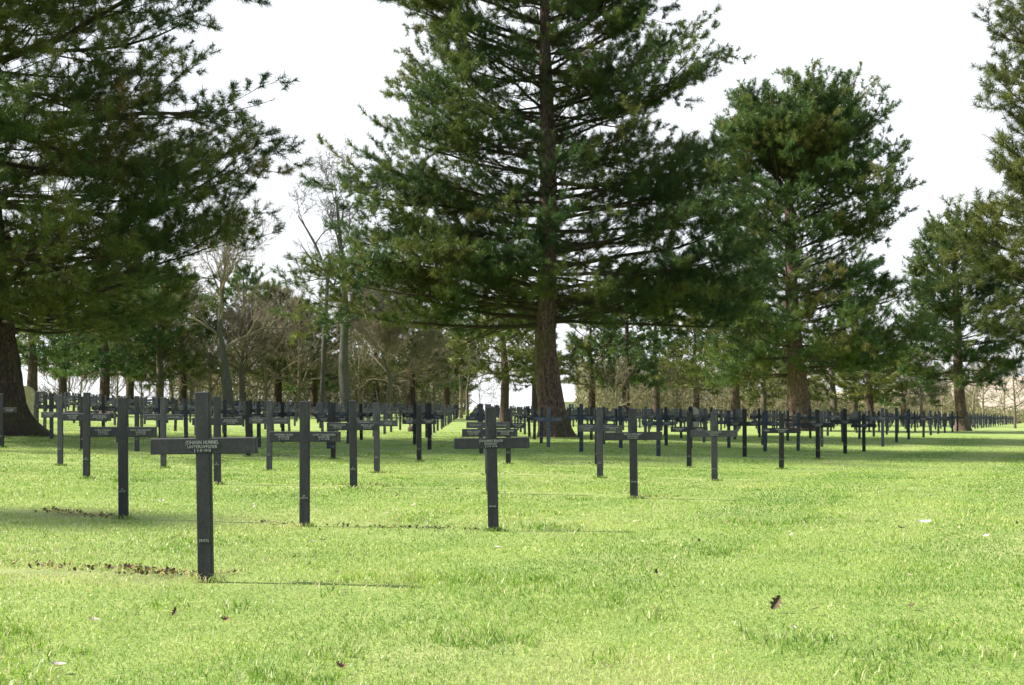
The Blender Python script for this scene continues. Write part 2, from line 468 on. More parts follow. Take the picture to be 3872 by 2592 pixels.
TUSS = [(*at_xy(a, b_), c_) for a, b_, c_ in [(3010, 2440, .13), (2890, 2420, .10), (3110, 2420, .12), (3330, 2560, .12), (3300, 2500, .10), (90, 2460, .13), (250, 2480, .10), (60, 2570, .14), (2050, 1995, .16), (2150, 2000, .10), (1700, 2430, .10), (640, 2290, .09), (900, 2300, .10), (2500, 2330, .10), (2720, 2080, .12), (3500, 2380, .12), (1270, 2480, .10), (300, 2160, .07), (1250, 2240, .09), (3700, 2480, .12), (2250, 2500, .10)]]
def mow(X, Y):
    """+1 / -1 mower passes running along the end of the rows"""
    ex, ey = 2.37 * .65, 1.163 * 2.925
    l_ = math.hypot(ex, ey)
    d = ((X - H0[0] * WM) * ey - (Y - H0[1] * 2.925) * ex) / l_
    return np.tanh(3 * np.sin(d * 2 * np.pi / 2.3)) * (d > .3)

def grass_mesh():
    N = 620000
    p = 1.45
    u = rng.random(N); a, c = 3.9, 46.0; e = 2 - p
    D = (a ** e + u * (c ** e - a ** e)) ** (1 / e)
    X = (rng.random(N) * 2 - 1) * (D * .47 + .5)
    big = vnoise(X, D, .45); mid = vnoise(X + 9, D - 4, 1.9); sm = vnoise(X - 31, D + 17, 7.0)
    # longer untrimmed blades hugging the foot of the near crosses
    ex_, ed_ = [], []
    for (i, j), q in NEAR.items():
        if q['w'] < 120: continue
        dq = F * WM / q['w']; xq = (q['x'] - 1936) / F * dq; k = 110
        a_ = rng.random(k) * 6.28; r_ = .035 + .05 * rng.random(k)
        ex_.append(xq + np.cos(a_) * r_ * 1.3); ed_.append(dq + np.sin(a_) * r_ * .8)
    foot = np.zeros(N, bool); k = sum(map(len, ex_))
    X[:k] = np.concatenate(ex_); D[:k] = np.concatenate(ed_); foot[:k] = True
    st = strips(X, D) * (vnoise(X + 50, D + 50, 1.1) > .38)
    so = soil(X, D)
    keep = ((rng.random(N) > so * .93) & (rng.random(N) > st * .45)) | foot
    X, D, big, mid, sm, st, foot = [q[keep] for q in (X, D, big, mid, sm, st, foot)]
    N = len(X)
    Z = ground(X, D)
    tuft = (vnoise(X + 77, D - 60, 1.3) > .84) & (sm > .5)
    h = (.015 + .018 * rng.random(N) ** 1.4) * (.70 + .6 * mid) * (1 - .45 * st)
    h = np.where(tuft, h * 1.7, h); h = np.where(foot, .035 + .03 * rng.random(N), h)
    # coarse tussocks the mower bent over
    tus = np.zeros(N)
    for (tx_, ty_, tr_) in TUSS: tus = np.maximum(tus, np.exp(-(((X - tx_) / tr_) ** 2 + ((D - ty_) / (tr_ * 1.3)) ** 2)))
    tu = rng.random(N) < tus * .5
    h = np.where(tu, .028 + .030 * rng.random(N), h)
    h *= (1 - np.clip((D - 10) / 60, 0, .35))
    w = .0011 + .0010 * rng.random(N)
    w = w * np.maximum(1, D / 5.0) ** .95
    w = np.where(tuft, w * 1.35, w); w = np.where(tu, w * 1.9, w)
    long_ = (rng.random(N) < .02) & (D < 16); h = np.where(long_, h * 1.5, h); w = np.where(long_, w * 1.8, w)
    az = rng.random(N) * 2 * np.pi
    ln = .25 + .85 * rng.random(N) ** .8
    hd = np.stack([np.cos(az), np.sin(az), np.zeros(N)], -1)
    fa = rng.random(N) * 2 * np.pi
    sd = np.stack([np.cos(fa), np.sin(fa), np.zeros(N)], -1) * w[:, None]
    B = np.stack([X, D, Z - .004], -1)
    up = np.array([0, 0, 1.0])
    Mp = B + up * (h * .62)[:, None] + hd * (h * ln * .38)[:, None]
    T = B + up * (h * (1 - .22 * ln))[:, None] + hd * (h * ln * 1.05)[:, None]
    V = np.stack([B - sd, B + sd, Mp - sd * .8, Mp + sd * .8, T], 1).reshape(-1, 3)
    k = np.arange(N)[:, None] * 5
    q = k + np.array([[0, 1, 3, 2]]); t = k + np.array([[2, 3, 4]])
    tint = .38 + .36 * (big - .5) + .34 * (mid - .5) + .50 * (rng.random(N) - .5) + .19 * mow(X, D) + .30 * st * rng.random(N)
    dead = rng.random(N) < (.09 + .25 * st + .10 * (big > .6))  # straw blades, their share raised to paint pale glints
    tint = np.where(dead, .84 + .16 * rng.random(N), np.clip(tint, 0, .84))
    tint = np.where(tuft & ~dead, tint * .8, tint)
    tint = np.where(tu, np.where(rng.random(N) < .22, .86, .10 + .35 * rng.random(N)), tint)
    tint = np.where(long_ & (rng.random(N) < .5), .80 + .1 * rng.random(N), tint)  # larger glints painted as a pale tint on long blades
    return np_mesh('grass', V, [q, t], M_grass, np.repeat(tint, 5))
go = mesh_obj('grass', grass_mesh())
tag(go, 'short sunlit mown grass blades covering the cemetery lawn', 'grass', kind='stuff')

# ------------------------------------------------------------------ tubes and trees
class Tubes:
    def __init__(s): s.v = []; s.f = []; s.n = 0
    def add(s, pts, rad, sides=6, cap=False):
        pts = np.asarray(pts, float); k = len(pts)
        rad = np.broadcast_to(np.asarray(rad, float), (k,))
        d = np.gradient(pts, axis=0); d /= np.linalg.norm(d, axis=1)[:, None] + 1e-9
        ref = np.array([0, 0, 1.0]) if abs(d[:, 2]).mean() < .8 else np.array([1.0, 0, 0])
        a = np.cross(d, ref); a /= np.linalg.norm(a, axis=1)[:, None] + 1e-9
        c = np.cross(d, a)
        th = np.arange(sides) * 2 * np.pi / sides
        ring = pts[:, None] + rad[:, None, None] * (a[:, None] * np.cos(th)[None, :, None] + c[:, None] * np.sin(th)[None, :, None])
        s.v.append(ring.reshape(-1, 3))
        i = np.arange(k - 1)[:, None] * sides; j = np.arange(sides)[None]
        j2 = (j + 1) % sides
        q = np.stack([i + j, i + j2, i + sides + j2, i + sides + j], -1).reshape(-1, 4) + s.n
        s.f.append(q); s.n += k * sides
    def mesh(s, name, mat):
        return np_mesh(name, np.concatenate(s.v), [np.concatenate(s.f)], mat, smooth=True)

def trunk_mesh(name, pts, rad, mat, sides=40, flare=.5, rough=.06, seed=0):
    """pts local, dense resample, ridged bark and root flare"""
    r_ = np.random.default_rng(seed)
    pts = np.asarray(pts, float); rad = np.asarray(rad, float)
    zs = pts[:, 2]
    step = .09
    zz = np.arange(zs[0], zs[-1], step) if zs[-1] - zs[0] < 30 else np.linspace(zs[0], zs[-1], 200)
    if len(zz) > 230: zz = np.linspace(zs[0], zs[-1], 230)
    cx = np.interp(zz, zs, pts[:, 0]); cy = np.interp(zz, zs, pts[:, 1]); rr = np.interp(zz, zs, rad)
    for arr in (cx, cy, rr):
        ker = np.ones(9) / 9; pad = np.pad(arr, 4, mode='edge'); arr[:] = np.convolve(pad, ker, 'valid')
    th = np.arange(sides) * 2 * np.pi / sides
    TH, ZZ = np.meshgrid(th, zz)
    lob = 1 + .5 * (np.cos(TH * 5 + 1.2 + seed) * .55 + np.cos(TH * 3 + .4) * .45)
    fl = flare * np.exp(-(ZZ - zs[0] - .15).clip(0) / .38) * lob
    px_ = np.cos(TH) * 3.0 + 40; py_ = np.sin(TH) * 3.0 + ZZ * .5
    rid = vnoise(px_ * 2 + seed * 7, py_ * 1.6, 1.5) - .5 + .6 * (vnoise(TH * 7 / np.pi + seed, ZZ * 1.2, 2.2) - .5)
    bulge = .10 * (vnoise(TH * .6 + seed, ZZ, .9) - .5)
    RR = rr[:, None] * (1 + fl + rough * rid * 2 + bulge)
    V = np.stack([cx[:, None] + RR * np.cos(TH), cy[:, None] + RR * np.sin(TH), ZZ], -1).reshape(-1, 3)
    k = len(zz); i = np.arange(k - 1)[:, None] * sides; j = np.arange(sides)[None]; j2 = (j + 1) % sides
    q = np.stack([i + j, i + j2, i + sides + j2, i + sides + j], -1).reshape(-1, 4)
    return np_mesh(name, V, [q], mat, smooth=True)

def needles(name, pos, dr, shoot, nlen, K, width, mat, seed=0, tint0=.0, tint_arr=None, spread0=24, spread1=62):
    r_ = np.random.default_rng(seed)
    pos = np.asarray(pos, float); dr = np.asarray(dr, float)
    dr /= np.linalg.norm(dr, axis=1)[:, None] + 1e-9
    N = len(pos)
    sc = .58 + .7 * r_.random(N)
    rv = r_.normal(size=(N, K, 3))
    d = dr[:, None]
    rad = rv - (rv * d).sum(-1, keepdims=True) * d
    rad /= np.linalg.norm(rad, axis=-1, keepdims=True) + 1e-9
    th = R(spread0) + R(spread1) * r_.random((N, K, 1))
    nd = np.cos(th) * d + np.sin(th) * rad
    t = r_.random((N, K, 1)) * shoot * sc[:, None, None]
    base = pos[:, None] + d * t
    ll = nlen * (.7 + .5 * r_.random((N, K, 1))) * sc[:, None, None]
    tip = base + nd * ll
    wv = np.cross(nd, r_.normal(size=(N, K, 3))); wv /= np.linalg.norm(wv, axis=-1, keepdims=True) + 1e-9
    wv *= width
    V = np.stack([base - wv, base + wv, tip], 2).reshape(-1, 3)
    f = np.arange(N * K * 3).reshape(-1, 3)
    tt = r_.random(N) * .75 + tint0 if tint_arr is None else tint_arr + .18 * (r_.random(N) - .5)
    tt = np.repeat(tt, K).reshape(N, K) + .16 * (r_.random((N, K)) - .5)
    return np_mesh(name, V, [f], mat, np.repeat(np.clip(tt.ravel(), 0, 1), 3))

def unit(v): return v / (np.linalg.norm(v) + 1e-9)

TUFTS = []
def pine(name, base, trunk, prof, label, cat='pine tree', group=None, seed=1, z0=3.0, step=.55, per=4, el=(0, 50),
         upcurve=.25, K=22, nlen=.16, shoot=.28, width=.010, sec=.42, ter=.30, mat=None, barkm=None, limbm=None,
         flare=.5, dens=1.0, limbs=(), dead=.25, sides=28, inner=.35, tint0=.0, back=.9, tw_r=.006, droop=0., rough=.06, skipf=.0, rag=.32, cap=None):
    """trunk: [(x,y,z,r)] local; prof: [(z, left, right)] crown reach; a thing: empty > trunk (> limbs) , crown"""
    r_ = np.random.default_rng(seed)
    root = empty(name, base)
    tag(root, label, cat, group)
    tr = np.array(trunk, float)
    top = tr[-1, 2]
    mesh_obj('trunk', trunk_mesh('trunk', tr[:, :3], tr[:, 3], barkm or M_bark, sides, flare, rough, seed), root)
    T = Tubes(); pos = []; dr = []; tin = []
    pz = np.array(prof, float)
    def at(z): return np.array([np.interp(z, tr[:, 2], tr[:, 0]), np.interp(z, tr[:, 2], tr[:, 1]), z])
    def rad(z): return np.interp(z, tr[:, 2], tr[:, 3])
    def over(p): return cap is not None and p[2] > cap[0] - cap[1] * (p[0] ** 2 + p[1] ** 2) + 1.5 * (float(vnoise(p[0] + 60, p[1] + 60, .75)) - .5)
    def branch(p0, az, e0, Ln, r0, up, lowbare=False):
        k = max(4, int(Ln / .45) + 2)
        pts = [p0]; d0 = np.array([math.cos(az) * math.cos(e0), math.sin(az) * math.cos(e0), math.sin(e0)])
        d = d0.copy(); st = Ln / (k - 1)
        for q in range(k - 1):
            t = (q + 1) / (k - 1)
            d = d + np.array([r_.normal() * .11, r_.normal() * .11, r_.normal() * .055 + (up * (t - .35) * 2.2 - droop * (1 - t)) / (k - 1) * 2])
            if q > 1 and over(pts[-1] + d * st): break
            d = unit(d); d[2] = max(d[2], -.10 if droop else -.075); pts.append(pts[-1] + d * st)
        pts = np.array(pts); k = len(pts); Ln = st * (k - 1)
        rr = r0 * (1 - np.linspace(0, 1, k)) ** .8 + .010
        T.add(pts, rr, 6)
        # secondaries
        s = max(inner * Ln * .5, .25); side = 1
        while s < Ln:
            t = s / Ln; qf = t * (k - 1); qi = min(int(qf), k - 2); fr = qf - qi
            p = pts[qi] * (1 - fr) + pts[qi + 1] * fr; dd = unit(pts[qi + 1] - pts[qi])
            lat = unit(np.cross(dd, [0, 0, 1])) * side
            l2 = min((.28 + .42 * (1 - t)) * Ln * (.6 + .6 * r_.random()), 2.6)
            l2 = max(l2, .35)
            d2 = unit(dd * (.75 + .3 * r_.random()) + lat * (.7 + .4 * r_.random()) + np.array([0, 0, r_.normal() * .30 + .10]))
            k2 = 5; c2 = [p]; st2 = l2 / (k2 - 1); dv = d2
            for q in range(k2 - 1):
                dv = unit(dv + np.array([r_.normal() * .13, r_.normal() * .13, r_.normal() * .1 + up * .22 * q / k2 + .02])); c2.append(c2[-1] + dv * st2)
            c2 = np.array(c2)
            if over(c2[-1]) or over(c2[2]): s += sec * .5; continue
            T.add(c2, np.linspace(max(.35 * rr[qi], tw_r * 1.6), tw_r, k2), 4)
            isdead = r_.random() < dead * (1.4 - t) or (t < inner)
            # tertiaries
            s3 = l2 * (.15 if t > .5 else .3); sd = 1
            while s3 < l2:
                t3 = s3 / l2; q3 = t3 * (k2 - 1); i3 = min(int(q3), k2 - 2); f3 = q3 - i3
                p3 = c2[i3] * (1 - f3) + c2[i3 + 1] * f3; d3 = unit(c2[i3 + 1] - c2[i3])
                la = unit(np.cross(d3, [0, 0, 1])) * sd
                l3 = (.18 + .4 * r_.random()) * (1.1 - .4 * t3)
                dd3 = unit(d3 * .8 + la * (.5 + .45 * r_.random()) + np.array([0, 0, r_.normal() * .38 + .24]))
                e3 = p3 + dd3 * l3
                bare = isdead and r_.random() < .8
                if over(e3 - np.array([0, 0, .3])): s3 += ter; continue
                mid3 = (p3 + e3) / 2 + r_.normal(size=3) * .03
                T.add([p3, mid3, e3], [tw_r, tw_r * .9, tw_r * .6], 3)
                if not bare:
                    pos.append(e3); dr.append(dd3 + np.array([0, 0, .25])); tin.append(0)
                    if l3 > .26: pos.append(mid3); dr.append(dd3 + r_.normal(size=3) * .25); tin.append(0)
                    if r_.random() < .55: pos.append(e3); dr.append(dd3 + r_.normal(size=3) * .8); tin.append(0)
                s3 += ter / dens * (.7 + .6 * r_.random()); sd = -sd
            if not isdead or r_.random() < .3:
                pos.append(c2[-1]); dr.append(dv + np.array([0, 0, .3])); tin.append(0)
                pos.append(c2[-2]); dr.append(dv); tin.append(0)
            s += sec / dens * (.7 + .6 * r_.random()); side = -side
        for w_ in range(4):
            pos.append(pts[-1 if w_ < 2 else -2]); dr.append(d + r_.normal(size=3) * .35 + np.array([0, 0, .3])); tin.append(0)
    z = z0
    while z < top - .15:
        f = (z - z0) / max(top - z0, .1)
        lf = np.interp(z, pz[:, 0], pz[:, 1]); rt = np.interp(z, pz[:, 0], pz[:, 2])
        a0 = r_.random() * 6.28
        nb = per if f < .85 else max(3, per - 1)
        for q in range(nb):
            az = a0 + q * 6.283 / nb + r_.normal() * .25
            if math.sin(az) < -.75 and r_.random() < skipf: continue
            cx = math.cos(az)
            reach = rt * max(cx, 0) ** 1 + lf * max(-cx, 0) ** 1
            mean = .5 * (lf + rt) * back
            w_ = abs(cx)
            Ln = reach * w_ / max(w_, .01) * (1) * w_ + mean * (1 - w_)
            Ln = max(Ln, .4) * (1.1 - rag * r_.random())
            e0 = R(el[0] + (el[1] - el[0]) * f + r_.normal() * 6)
            zz = z + r_.normal() * .12
            p0 = at(min(zz, top)); Ln = Ln / max(math.cos(e0 * .8), .5)
            branch(p0, az, e0, Ln, min(.5 * rad(zz) + .01, .010 + .0085 * Ln), upcurve)
        z += step * (.75 + .5 * r_.random()) * (1 if f < .7 else .75)
    for (lz, laz, lel, lL, lr, lup) in limbs:
        branch(at(lz), R(laz), R(lel), lL, lr, lup)
    for q in range(10):
        pos.append(at(top)); dr.append([r_.normal() * .5, r_.normal() * .5, 1]); tin.append(0)
    mesh_obj('limbs', T.mesh('limbs', limbm or M_limb), root)
    pos = np.array(pos); dr = np.array(dr)
    # sprays share a tone: smooth tint over space
    ta = .15 + .72 * vnoise(pos[:, 0] * 1.3 + pos[:, 1] * .7 + seed, pos[:, 2] * 1.2 + pos[:, 1] * .9, .9) + tint0
    mesh_obj('crown', needles('crown', pos, dr, shoot, nlen, K, width, mat or M_pine, seed, tint_arr=ta), root)
    TUFTS.append((label[:24], len(pos)))
    return root

def copy_thing(o, loc, rotz, sc, label, group=None):
    c = o.copy(); COL.objects.link(c); c.location = loc; c.rotation_euler = (0, 0, rotz); c.scale = sc
    c['label'] = label
    if group: c['group'] = group
    elif 'group' in c: del c['group']
    for ch in o.children:
        d = ch.copy(); COL.objects.link(d); d.parent = c
    return c

def px_trunk(x0, D, pts):
    """[(x,y,width px)] -> local trunk points at distance D above base column x0"""
    b_ = P(x0, D); out = []
    for k, (x, y, w) in enumerate(pts):
        p = P(x, D, y); out.append((p.x - b_.x, 0.0, p.z - b_.z, w * .5 / F * D))
    out[0] = (out[0][0], 0, -.15, out[0][3])
    return b_, out

def px_prof(x0, D, pts):
    """[(y, xleft, xright, xtrunk)] -> reach in metres"""
    b_ = P(x0, D); o = []
    for y, xl, xr, xt in pts:
        o.append((EYE + (YH - y) / F * D - b_.z, max((xt - xl) / F * D, .3), max((xr - xt) / F * D, .3)))
    return sorted(o)

G_TREES = 'trees beyond the graves'

# big left pine ---------------------------------------------------------------
D = 29.0
b0, t0 = px_trunk(0, D, [(0, 1665, 190), (-5, 1500, 170), (-18, 1300, 140), (-30, 1150, 125), (-40, 900, 100), (-50, 600, 80), (-55, 200, 60), (-60, -300, 45), (-60, -900, 25), (-60, -1500, 8)])
pr = px_prof(0, D, [(1200, -1000, 640, 0), (1050, -1100, 1000, 0), (850, -1100, 960, 0), (650, -1050, 1040, 0), (480, -1000, 1000, 0), (350, -950, 560, 0), (150, -900, 800, 0), (0, -900, 830, 0), (-400, -900, 900, 0), (-900, -900, 900, 0), (-1300, -600, 600, 0), (-1480, -300, 300, 0)])
pine('pine_tree', b0, t0, pr, 'massive pine filling the left side of the photo, thick dark flared trunk', seed=11, z0=2.7, step=.50, per=5, rag=.44,
     el=(-6, 38), upcurve=.30, K=64, nlen=.19, shoot=.24, width=.0062, sec=.36, ter=.23, back=1.2, flare=.75, dead=.20, sides=48, inner=.30, barkm=M_bark_dark, droop=.05, rough=.13, tint0=.12,
     limbs=[(3.35, -8, 38, 2.6, .10, .5), (3.2, -22, 2, 5.0, .09, .1), (9.0, -5, 24, 6.0, .09, .15), (7.3, -12, 12, 6.4, .09, .1), (5.6, 4, -2, 6.6, .085, .55)])

# central pine ------------------------------------------------------------------
D = 40.0
b1, t1 = px_trunk(2100, D, [(2100, 1655, 112), (2088, 1560, 100), (2072, 1450, 92), (2062, 1300, 80), (2068, 1100, 72), (2070, 940, 64), (2073, 600, 60), (2063, 300, 48), (2059, 100, 38), (2055, -200, 24), (2052, -480, 8)])
pr = px_prof(2100, D, [(1190, 1230, 2760, 2070), (1090, 1240, 2900, 2070), (960, 1290, 2850, 2070), (860, 1270, 2780, 2072), (740, 1420, 2740, 2073), (600, 1480, 2720, 2073), (500, 1430, 2690, 2070), (430, 1410, 2640, 2068), (330, 1500, 2640, 2065), (200, 1490, 2600, 2060), (80, 1500, 2520, 2059), (-80, 1560, 2480, 2056), (-300, 1830, 2300, 2055), (-460, 1980, 2120, 2053)])
pine('pine_tree', b1, t1, pr, 'tall central pine with straight reddish trunk and wide layered branches', seed=5, z0=3.9, step=.35, per=5, back=.62,
     el=(0, 22), upcurve=.12, K=54, nlen=.20, shoot=.26, width=.0078, sec=.36, ter=.24, skipf=.6, flare=.34, dead=.22, sides=40, inner=.29, tint0=0, rough=.11,
     limbs=[(3.95, 180, 5, 6.2, .085, .12), (4.4, 176, 8, 5.6, .085, .1), (5.4, 183, 3, 4.6, .07, .0), (3.9, 4, 6, 6.3, .085, .05), (5.6, -4, 8, 6.3, .08, .1), (7.0, 186, 4, 4.0, .07, .1)])

# right pine with domed top ---------------------------------------------------------
D = 58.0
b2, t2 = px_trunk(3025, D, [(3025, 1600, 92), (3018, 1500, 84), (3006, 1350, 62), (2996, 1200, 54), (2990, 1000, 44), (2985, 800, 34), (2980, 650, 26), (2972, 580, 10)])
pr = px_prof(3025, D, [(1400, 2650, 3380, 3000), (1250, 2480, 3480, 3000), (1100, 2560, 3420, 3000), (980, 2700, 3400, 2990), (860, 2640, 3500, 2988), (780, 2640, 3540, 2985), (650, 2680, 3500, 2982), (520, 2680, 3400, 2980), (420, 2690, 3230, 2975), (320, 2690, 3230, 2965), (240, 2760, 3160, 2955)])
rd = random.Random(4)
DOME = [(10.8 + 2.6 * rd.random(), rd.uniform(0, 360), rd.uniform(30, 74), rd.uniform(3.2, 4.6), .05, .25) for q in range(32)]
pine('pine_tree', b2, t2, pr, 'broad bushy pine with domed top right of the central pine', seed=21, z0=3.0, step=.55, per=5,
     el=(-4, 55), upcurve=.42, K=44, nlen=.24, shoot=.32, width=.0115, skipf=.4, sec=.40, ter=.27, mat=M_pine_blue, flare=.45, dead=.10, inner=.22, sides=30, tint0=.18, limbs=DOME, cap=(17.9, .13))

# pine leaning in from the right edge -------------------------------------------------
D = 31.0
b3, t3 = px_trunk(4180, D, [(4180, 1700, 110), (4175, 1400, 95), (4165, 1000, 80), (4160, 500, 62), (4160, 0, 48), (4160, -600, 22), (4160, -900, 8)])
pr = px_prof(4180, D, [(1230, 3740, 4700, 4175), (1080, 3640, 4700, 4170), (930, 3650, 4700, 4170), (780, 3740, 4700, 4165), (640, 3790, 4700, 4165), (480, 3740, 4650, 4160), (340, 3710, 4650, 4160), (180, 3740, 4650, 4160), (50, 3720, 4600, 4160), (-200, 3800, 4500, 4160), (-850, 4100, 4220, 4160)])
pine('pine_tree', b3, t3, pr, 'olive needled pine reaching in from the right edge, its trunk outside', seed=33, z0=2.9, step=.5, per=5,
     el=(4, 45), upcurve=.40, rag=.32, K=60, nlen=.21, shoot=.26, width=.0068, sec=.36, ter=.24, mat=M_pine_olive, dead=.16, inner=.3, tint0=-.05)

# slimmer pine at right ----------------------------------------------------------------
D = 64.0
b4, t4 = px_trunk(3640, D, [(3640, 1615, 44), (3632, 1540, 40), (3622, 1400, 33), (3620, 1200, 28), (3610, 1040, 18), (3604, 960, 9), (3600, 920, 5)])
pr = px_prof(3640, D, [(1420, 3400, 3840, 3622), (1300, 3380, 3980, 3620), (1180, 3390, 3850, 3620), (1060, 3400, 3760, 3615), (950, 3430, 3760, 3605), (860, 3450, 3720, 3600), (800, 3520, 3660, 3595)])
pine('pine_tree', b4, t4, pr, 'slimmer loose pine with clear lower trunk behind the right lawn', seed=44, z0=2.6, step=.5, per=5,
     el=(-8, 50), upcurve=.4, K=34, nlen=.27, shoot=.36, width=.015, sec=.40, ter=.28, mat=M_pine, dead=.22, inner=.25, sides=24, tint0=-.08, cap=(12.2, .35))

# a pine outside the frame whose tip shadow lies on the near lawn
b5 = Vector((-21.5, 11.3, gz(-21.5, 11.3)))
pine('pine_tree', b5, [(0, 0, -.1, .4), (0, 0, 8, .25), (0, 0, 16.4, .03)], [(3, 4, 4), (8, 2.6, 2.6), (12, 1.3, 1.3), (16.3, .4, .4)],
     'pine standing outside the left edge, only its tip shadow shows on the lawn', seed=55, z0=4, step=.7, per=4, K=12, nlen=.3, shoot=.35, width=.03, dead=.1, dens=.9)

# background pines: four builds, then copies
def bgpine(seed, h, lr, z0, mat, bark, **kw):
    tr = [(0, 0, -.2, .30), (0.1, 0, h * .3, .24), (-.05, .1, h * .6, .16), (0, 0, h, .03)]
    pf = [(z0, lr * .8, lr * .8), (h * .45, lr, lr), (h * .7, lr * .8, lr * .8), (h, .5, .5)]
    return dict(trunk=tr, prof=pf, seed=seed, z0=z0, mat=mat, barkm=bark, K=24, nlen=.32, shoot=.40, width=.026, sec=.50, ter=.38,
                flare=.35, dead=.12, sides=14, inner=.2, step=.8, per=4, tw_r=.012, **kw)
bgk = [bgpine(61, 9.5, 3.6, 3.0, M_pine_olive, M_bark_dark, el=(0, 55), upcurve=.4),
       bgpine(62, 11.0, 3.8, 3.0, M_pine_blue, M_bark_dark, el=(0, 50), upcurve=.35),
       bgpine(63, 8.0, 3.9, 2.6, M_pine_blue, M_bark_dark, el=(5, 60), upcurve=.4),
       bgpine(64, 7.0, 4.2, 2.0, M_pine_olive, M_bare, el=(5, 65), upcurve=.5)]
protos = [None] * 4
# x px, D, kind, height scale, width scale, label
BG = [
 (118, 62, 2, 1.0, 1.0, 'dark forked pine close behind the foot of the big left pine'),
 (392, 72, 1, .80, 1.1, 'dark pine with leaning trunk behind the left crosses'),
 (492, 80, 2, 1.05, 1.0, 'blue green pine with upright dark trunk left of the nearest cross'),
 (600, 76, 3, 1.1, 1.0, 'pine with pale forked trunk above the left crosses, against the sky'),
 (690, 84, 2, 1.0, 1.0, 'blue green pine just left of the nearest cross top'),
 (240, 90, 2, 1.1, 1.2, 'blue green pine hazily seen under the big left pine boughs'),
 (1048, 88, 0, .95, 1.1, 'olive pine with straight grey trunk left of the tall bare tree'),
 (1185, 92, 1, .72, 1.0, 'low dark green pine with arching yellow limbs behind the crosses'),
 (1560, 86, 0, .85, 1.1, 'olive pine with mossy leaning trunk left of the path gap'),
 (1690, 104, 1, .85, 1.1, 'dark pine thicket tree left of the sky gap in the middle'),
 (1905, 66, 0, .92, .9, 'olive pine with bent dark trunk just left of the central pine'),
 (2025, 92, 0, .9, .9, 'pale olive pine whose trunk shows beside the central trunk'),
 (2235, 98, 0, .95, 1.1, 'olive pine filling the gap just right of the central trunk'),
 (2370, 96, 1, 1.05, 1.1, 'dark green pine right behind the central pine boughs'),
 (2480, 115, 2, 1.3, 1.3, 'deep green far pine between central and right pine'),
 (2630, 110, 0, 1.0, 1.2, 'yellow green pine crown above the houses, middle right'),
 (2785, 84, 0, 1.05, 1.15, 'olive pine with dark reddish trunk left of the right pine'),
 (2885, 100, 3, 1.0, 1.0, 'low olive pine hugging the left side of the right pine trunk'),
 (3150, 96, 3, .95, 1.15, 'low olive pine just right of the right pine trunk'),
 (3290, 90, 0, .72, 1.1, 'low olive pine with yellowish trunk between right and slim pines'),
 (3420, 105, 1, .62, 1.1, 'low dark pine left of the slim right pine'),
 (3230, 120, 2, 1.4, 1.1, 'taller dark pine showing behind the right flank of the right pine'),
 (920, 118, 1, 1.25, 1.1, 'far dark pine behind the bare trees left of centre'),
 (1120, 125, 2, 1.35, 1.0, 'far pine rising beside the crooked bare tree'),
 (1420, 120, 1, 1.15, 1.2, 'far dark pine behind pale bare tree, centre left'),
]
for (x, Dd, k, hs, ws, lab) in BG:
    p = P(x, Dd)
    if protos[k] is None:
        kw = dict(bgk[k]); tr = kw.pop('trunk'); pf = kw.pop('prof')
        o = pine('pine_tree', p, tr, pf, lab, group=G_TREES, **kw)
        o.scale = (ws, ws, hs); protos[k] = o
    else:
        copy_thing(protos[k], p, random.random() * 6.28, (ws, ws, hs), lab, G_TREES)

# bare trees ---------------------------------------------------------------------------
def bare(name, base, trunk, label, seed, mat, depth=5, L0=3.0, spread=.55, n0=6, minr=.010, cat='bare tree', zfrom=.45, fl=.3, kids=3, tw=1.0, group=None, upb=.25, twm=None):
    r_ = np.random.default_rng(seed)
    root = empty(name, base); tag(root, label, cat, group)
    tr = np.array(trunk, float)
    mesh_obj('trunk', trunk_mesh('trunk', tr[:, :3], tr[:, 3], mat, 18, fl, .06, seed), root)
    T = Tubes()
    def grow(p, d, Ln, r0, dep):
        k = 5; pts = [p]; dv = d
        for q in range(k - 1):
            dv = unit(dv + r_.normal(size=3) * .17 + np.array([0, 0, upb * .15])); pts.append(pts[-1] + dv * Ln / (k - 1))
        pts = np.array(pts)
        T.add(pts, np.linspace(r0, max(r0 * .55, minr * .8), k), 6 if dep > 3 else (4 if dep > 1 else 3))
        if dep <= 0: return
        nk = kids + (r_.random() < .5)
        for q in range(nk):
            t = .35 + .65 * (q + r_.random()) / nk; i = min(int(t * (k - 1)), k - 2)
            ax = unit(r_.normal(size=3)); nd = unit(dv + unit(np.cross(dv, ax)) * (spread + .5 * r_.random()) + np.array([0, 0, upb]))
            grow(pts[i + 1] if t > .9 else pts[i], nd, Ln * (.52 + .25 * r_.random()), max(r0 * .52, minr), dep - 1)
        grow(pts[-1], dv, Ln * .62, max(r0 * .58, minr), dep - 1)
    top = tr[-1, 2]
    for q in range(n0):
        z = top * (zfrom + (1 - zfrom) * (q + .5 * r_.random()) / max(n0 - 1, 1)); z = min(z, top)
        p = np.array([np.interp(z, tr[:, 2], tr[:, 0]), np.interp(z, tr[:, 2], tr[:, 1]), z])
        az = q * 2.4 + r_.random(); e = R(25 + 50 * q / n0)
        rr = np.interp(z, tr[:, 2], tr[:, 3])
        grow(p, np.array([math.cos(az) * math.cos(e), math.sin(az) * math.cos(e) * .7, math.sin(e)]), L0 * (1.1 - .35 * q / n0) * (.8 + .4 * r_.random()), max(rr * .55, minr), depth - 1)
    mesh_obj('branches', T.mesh('branches', twm or mat), root)
    return root

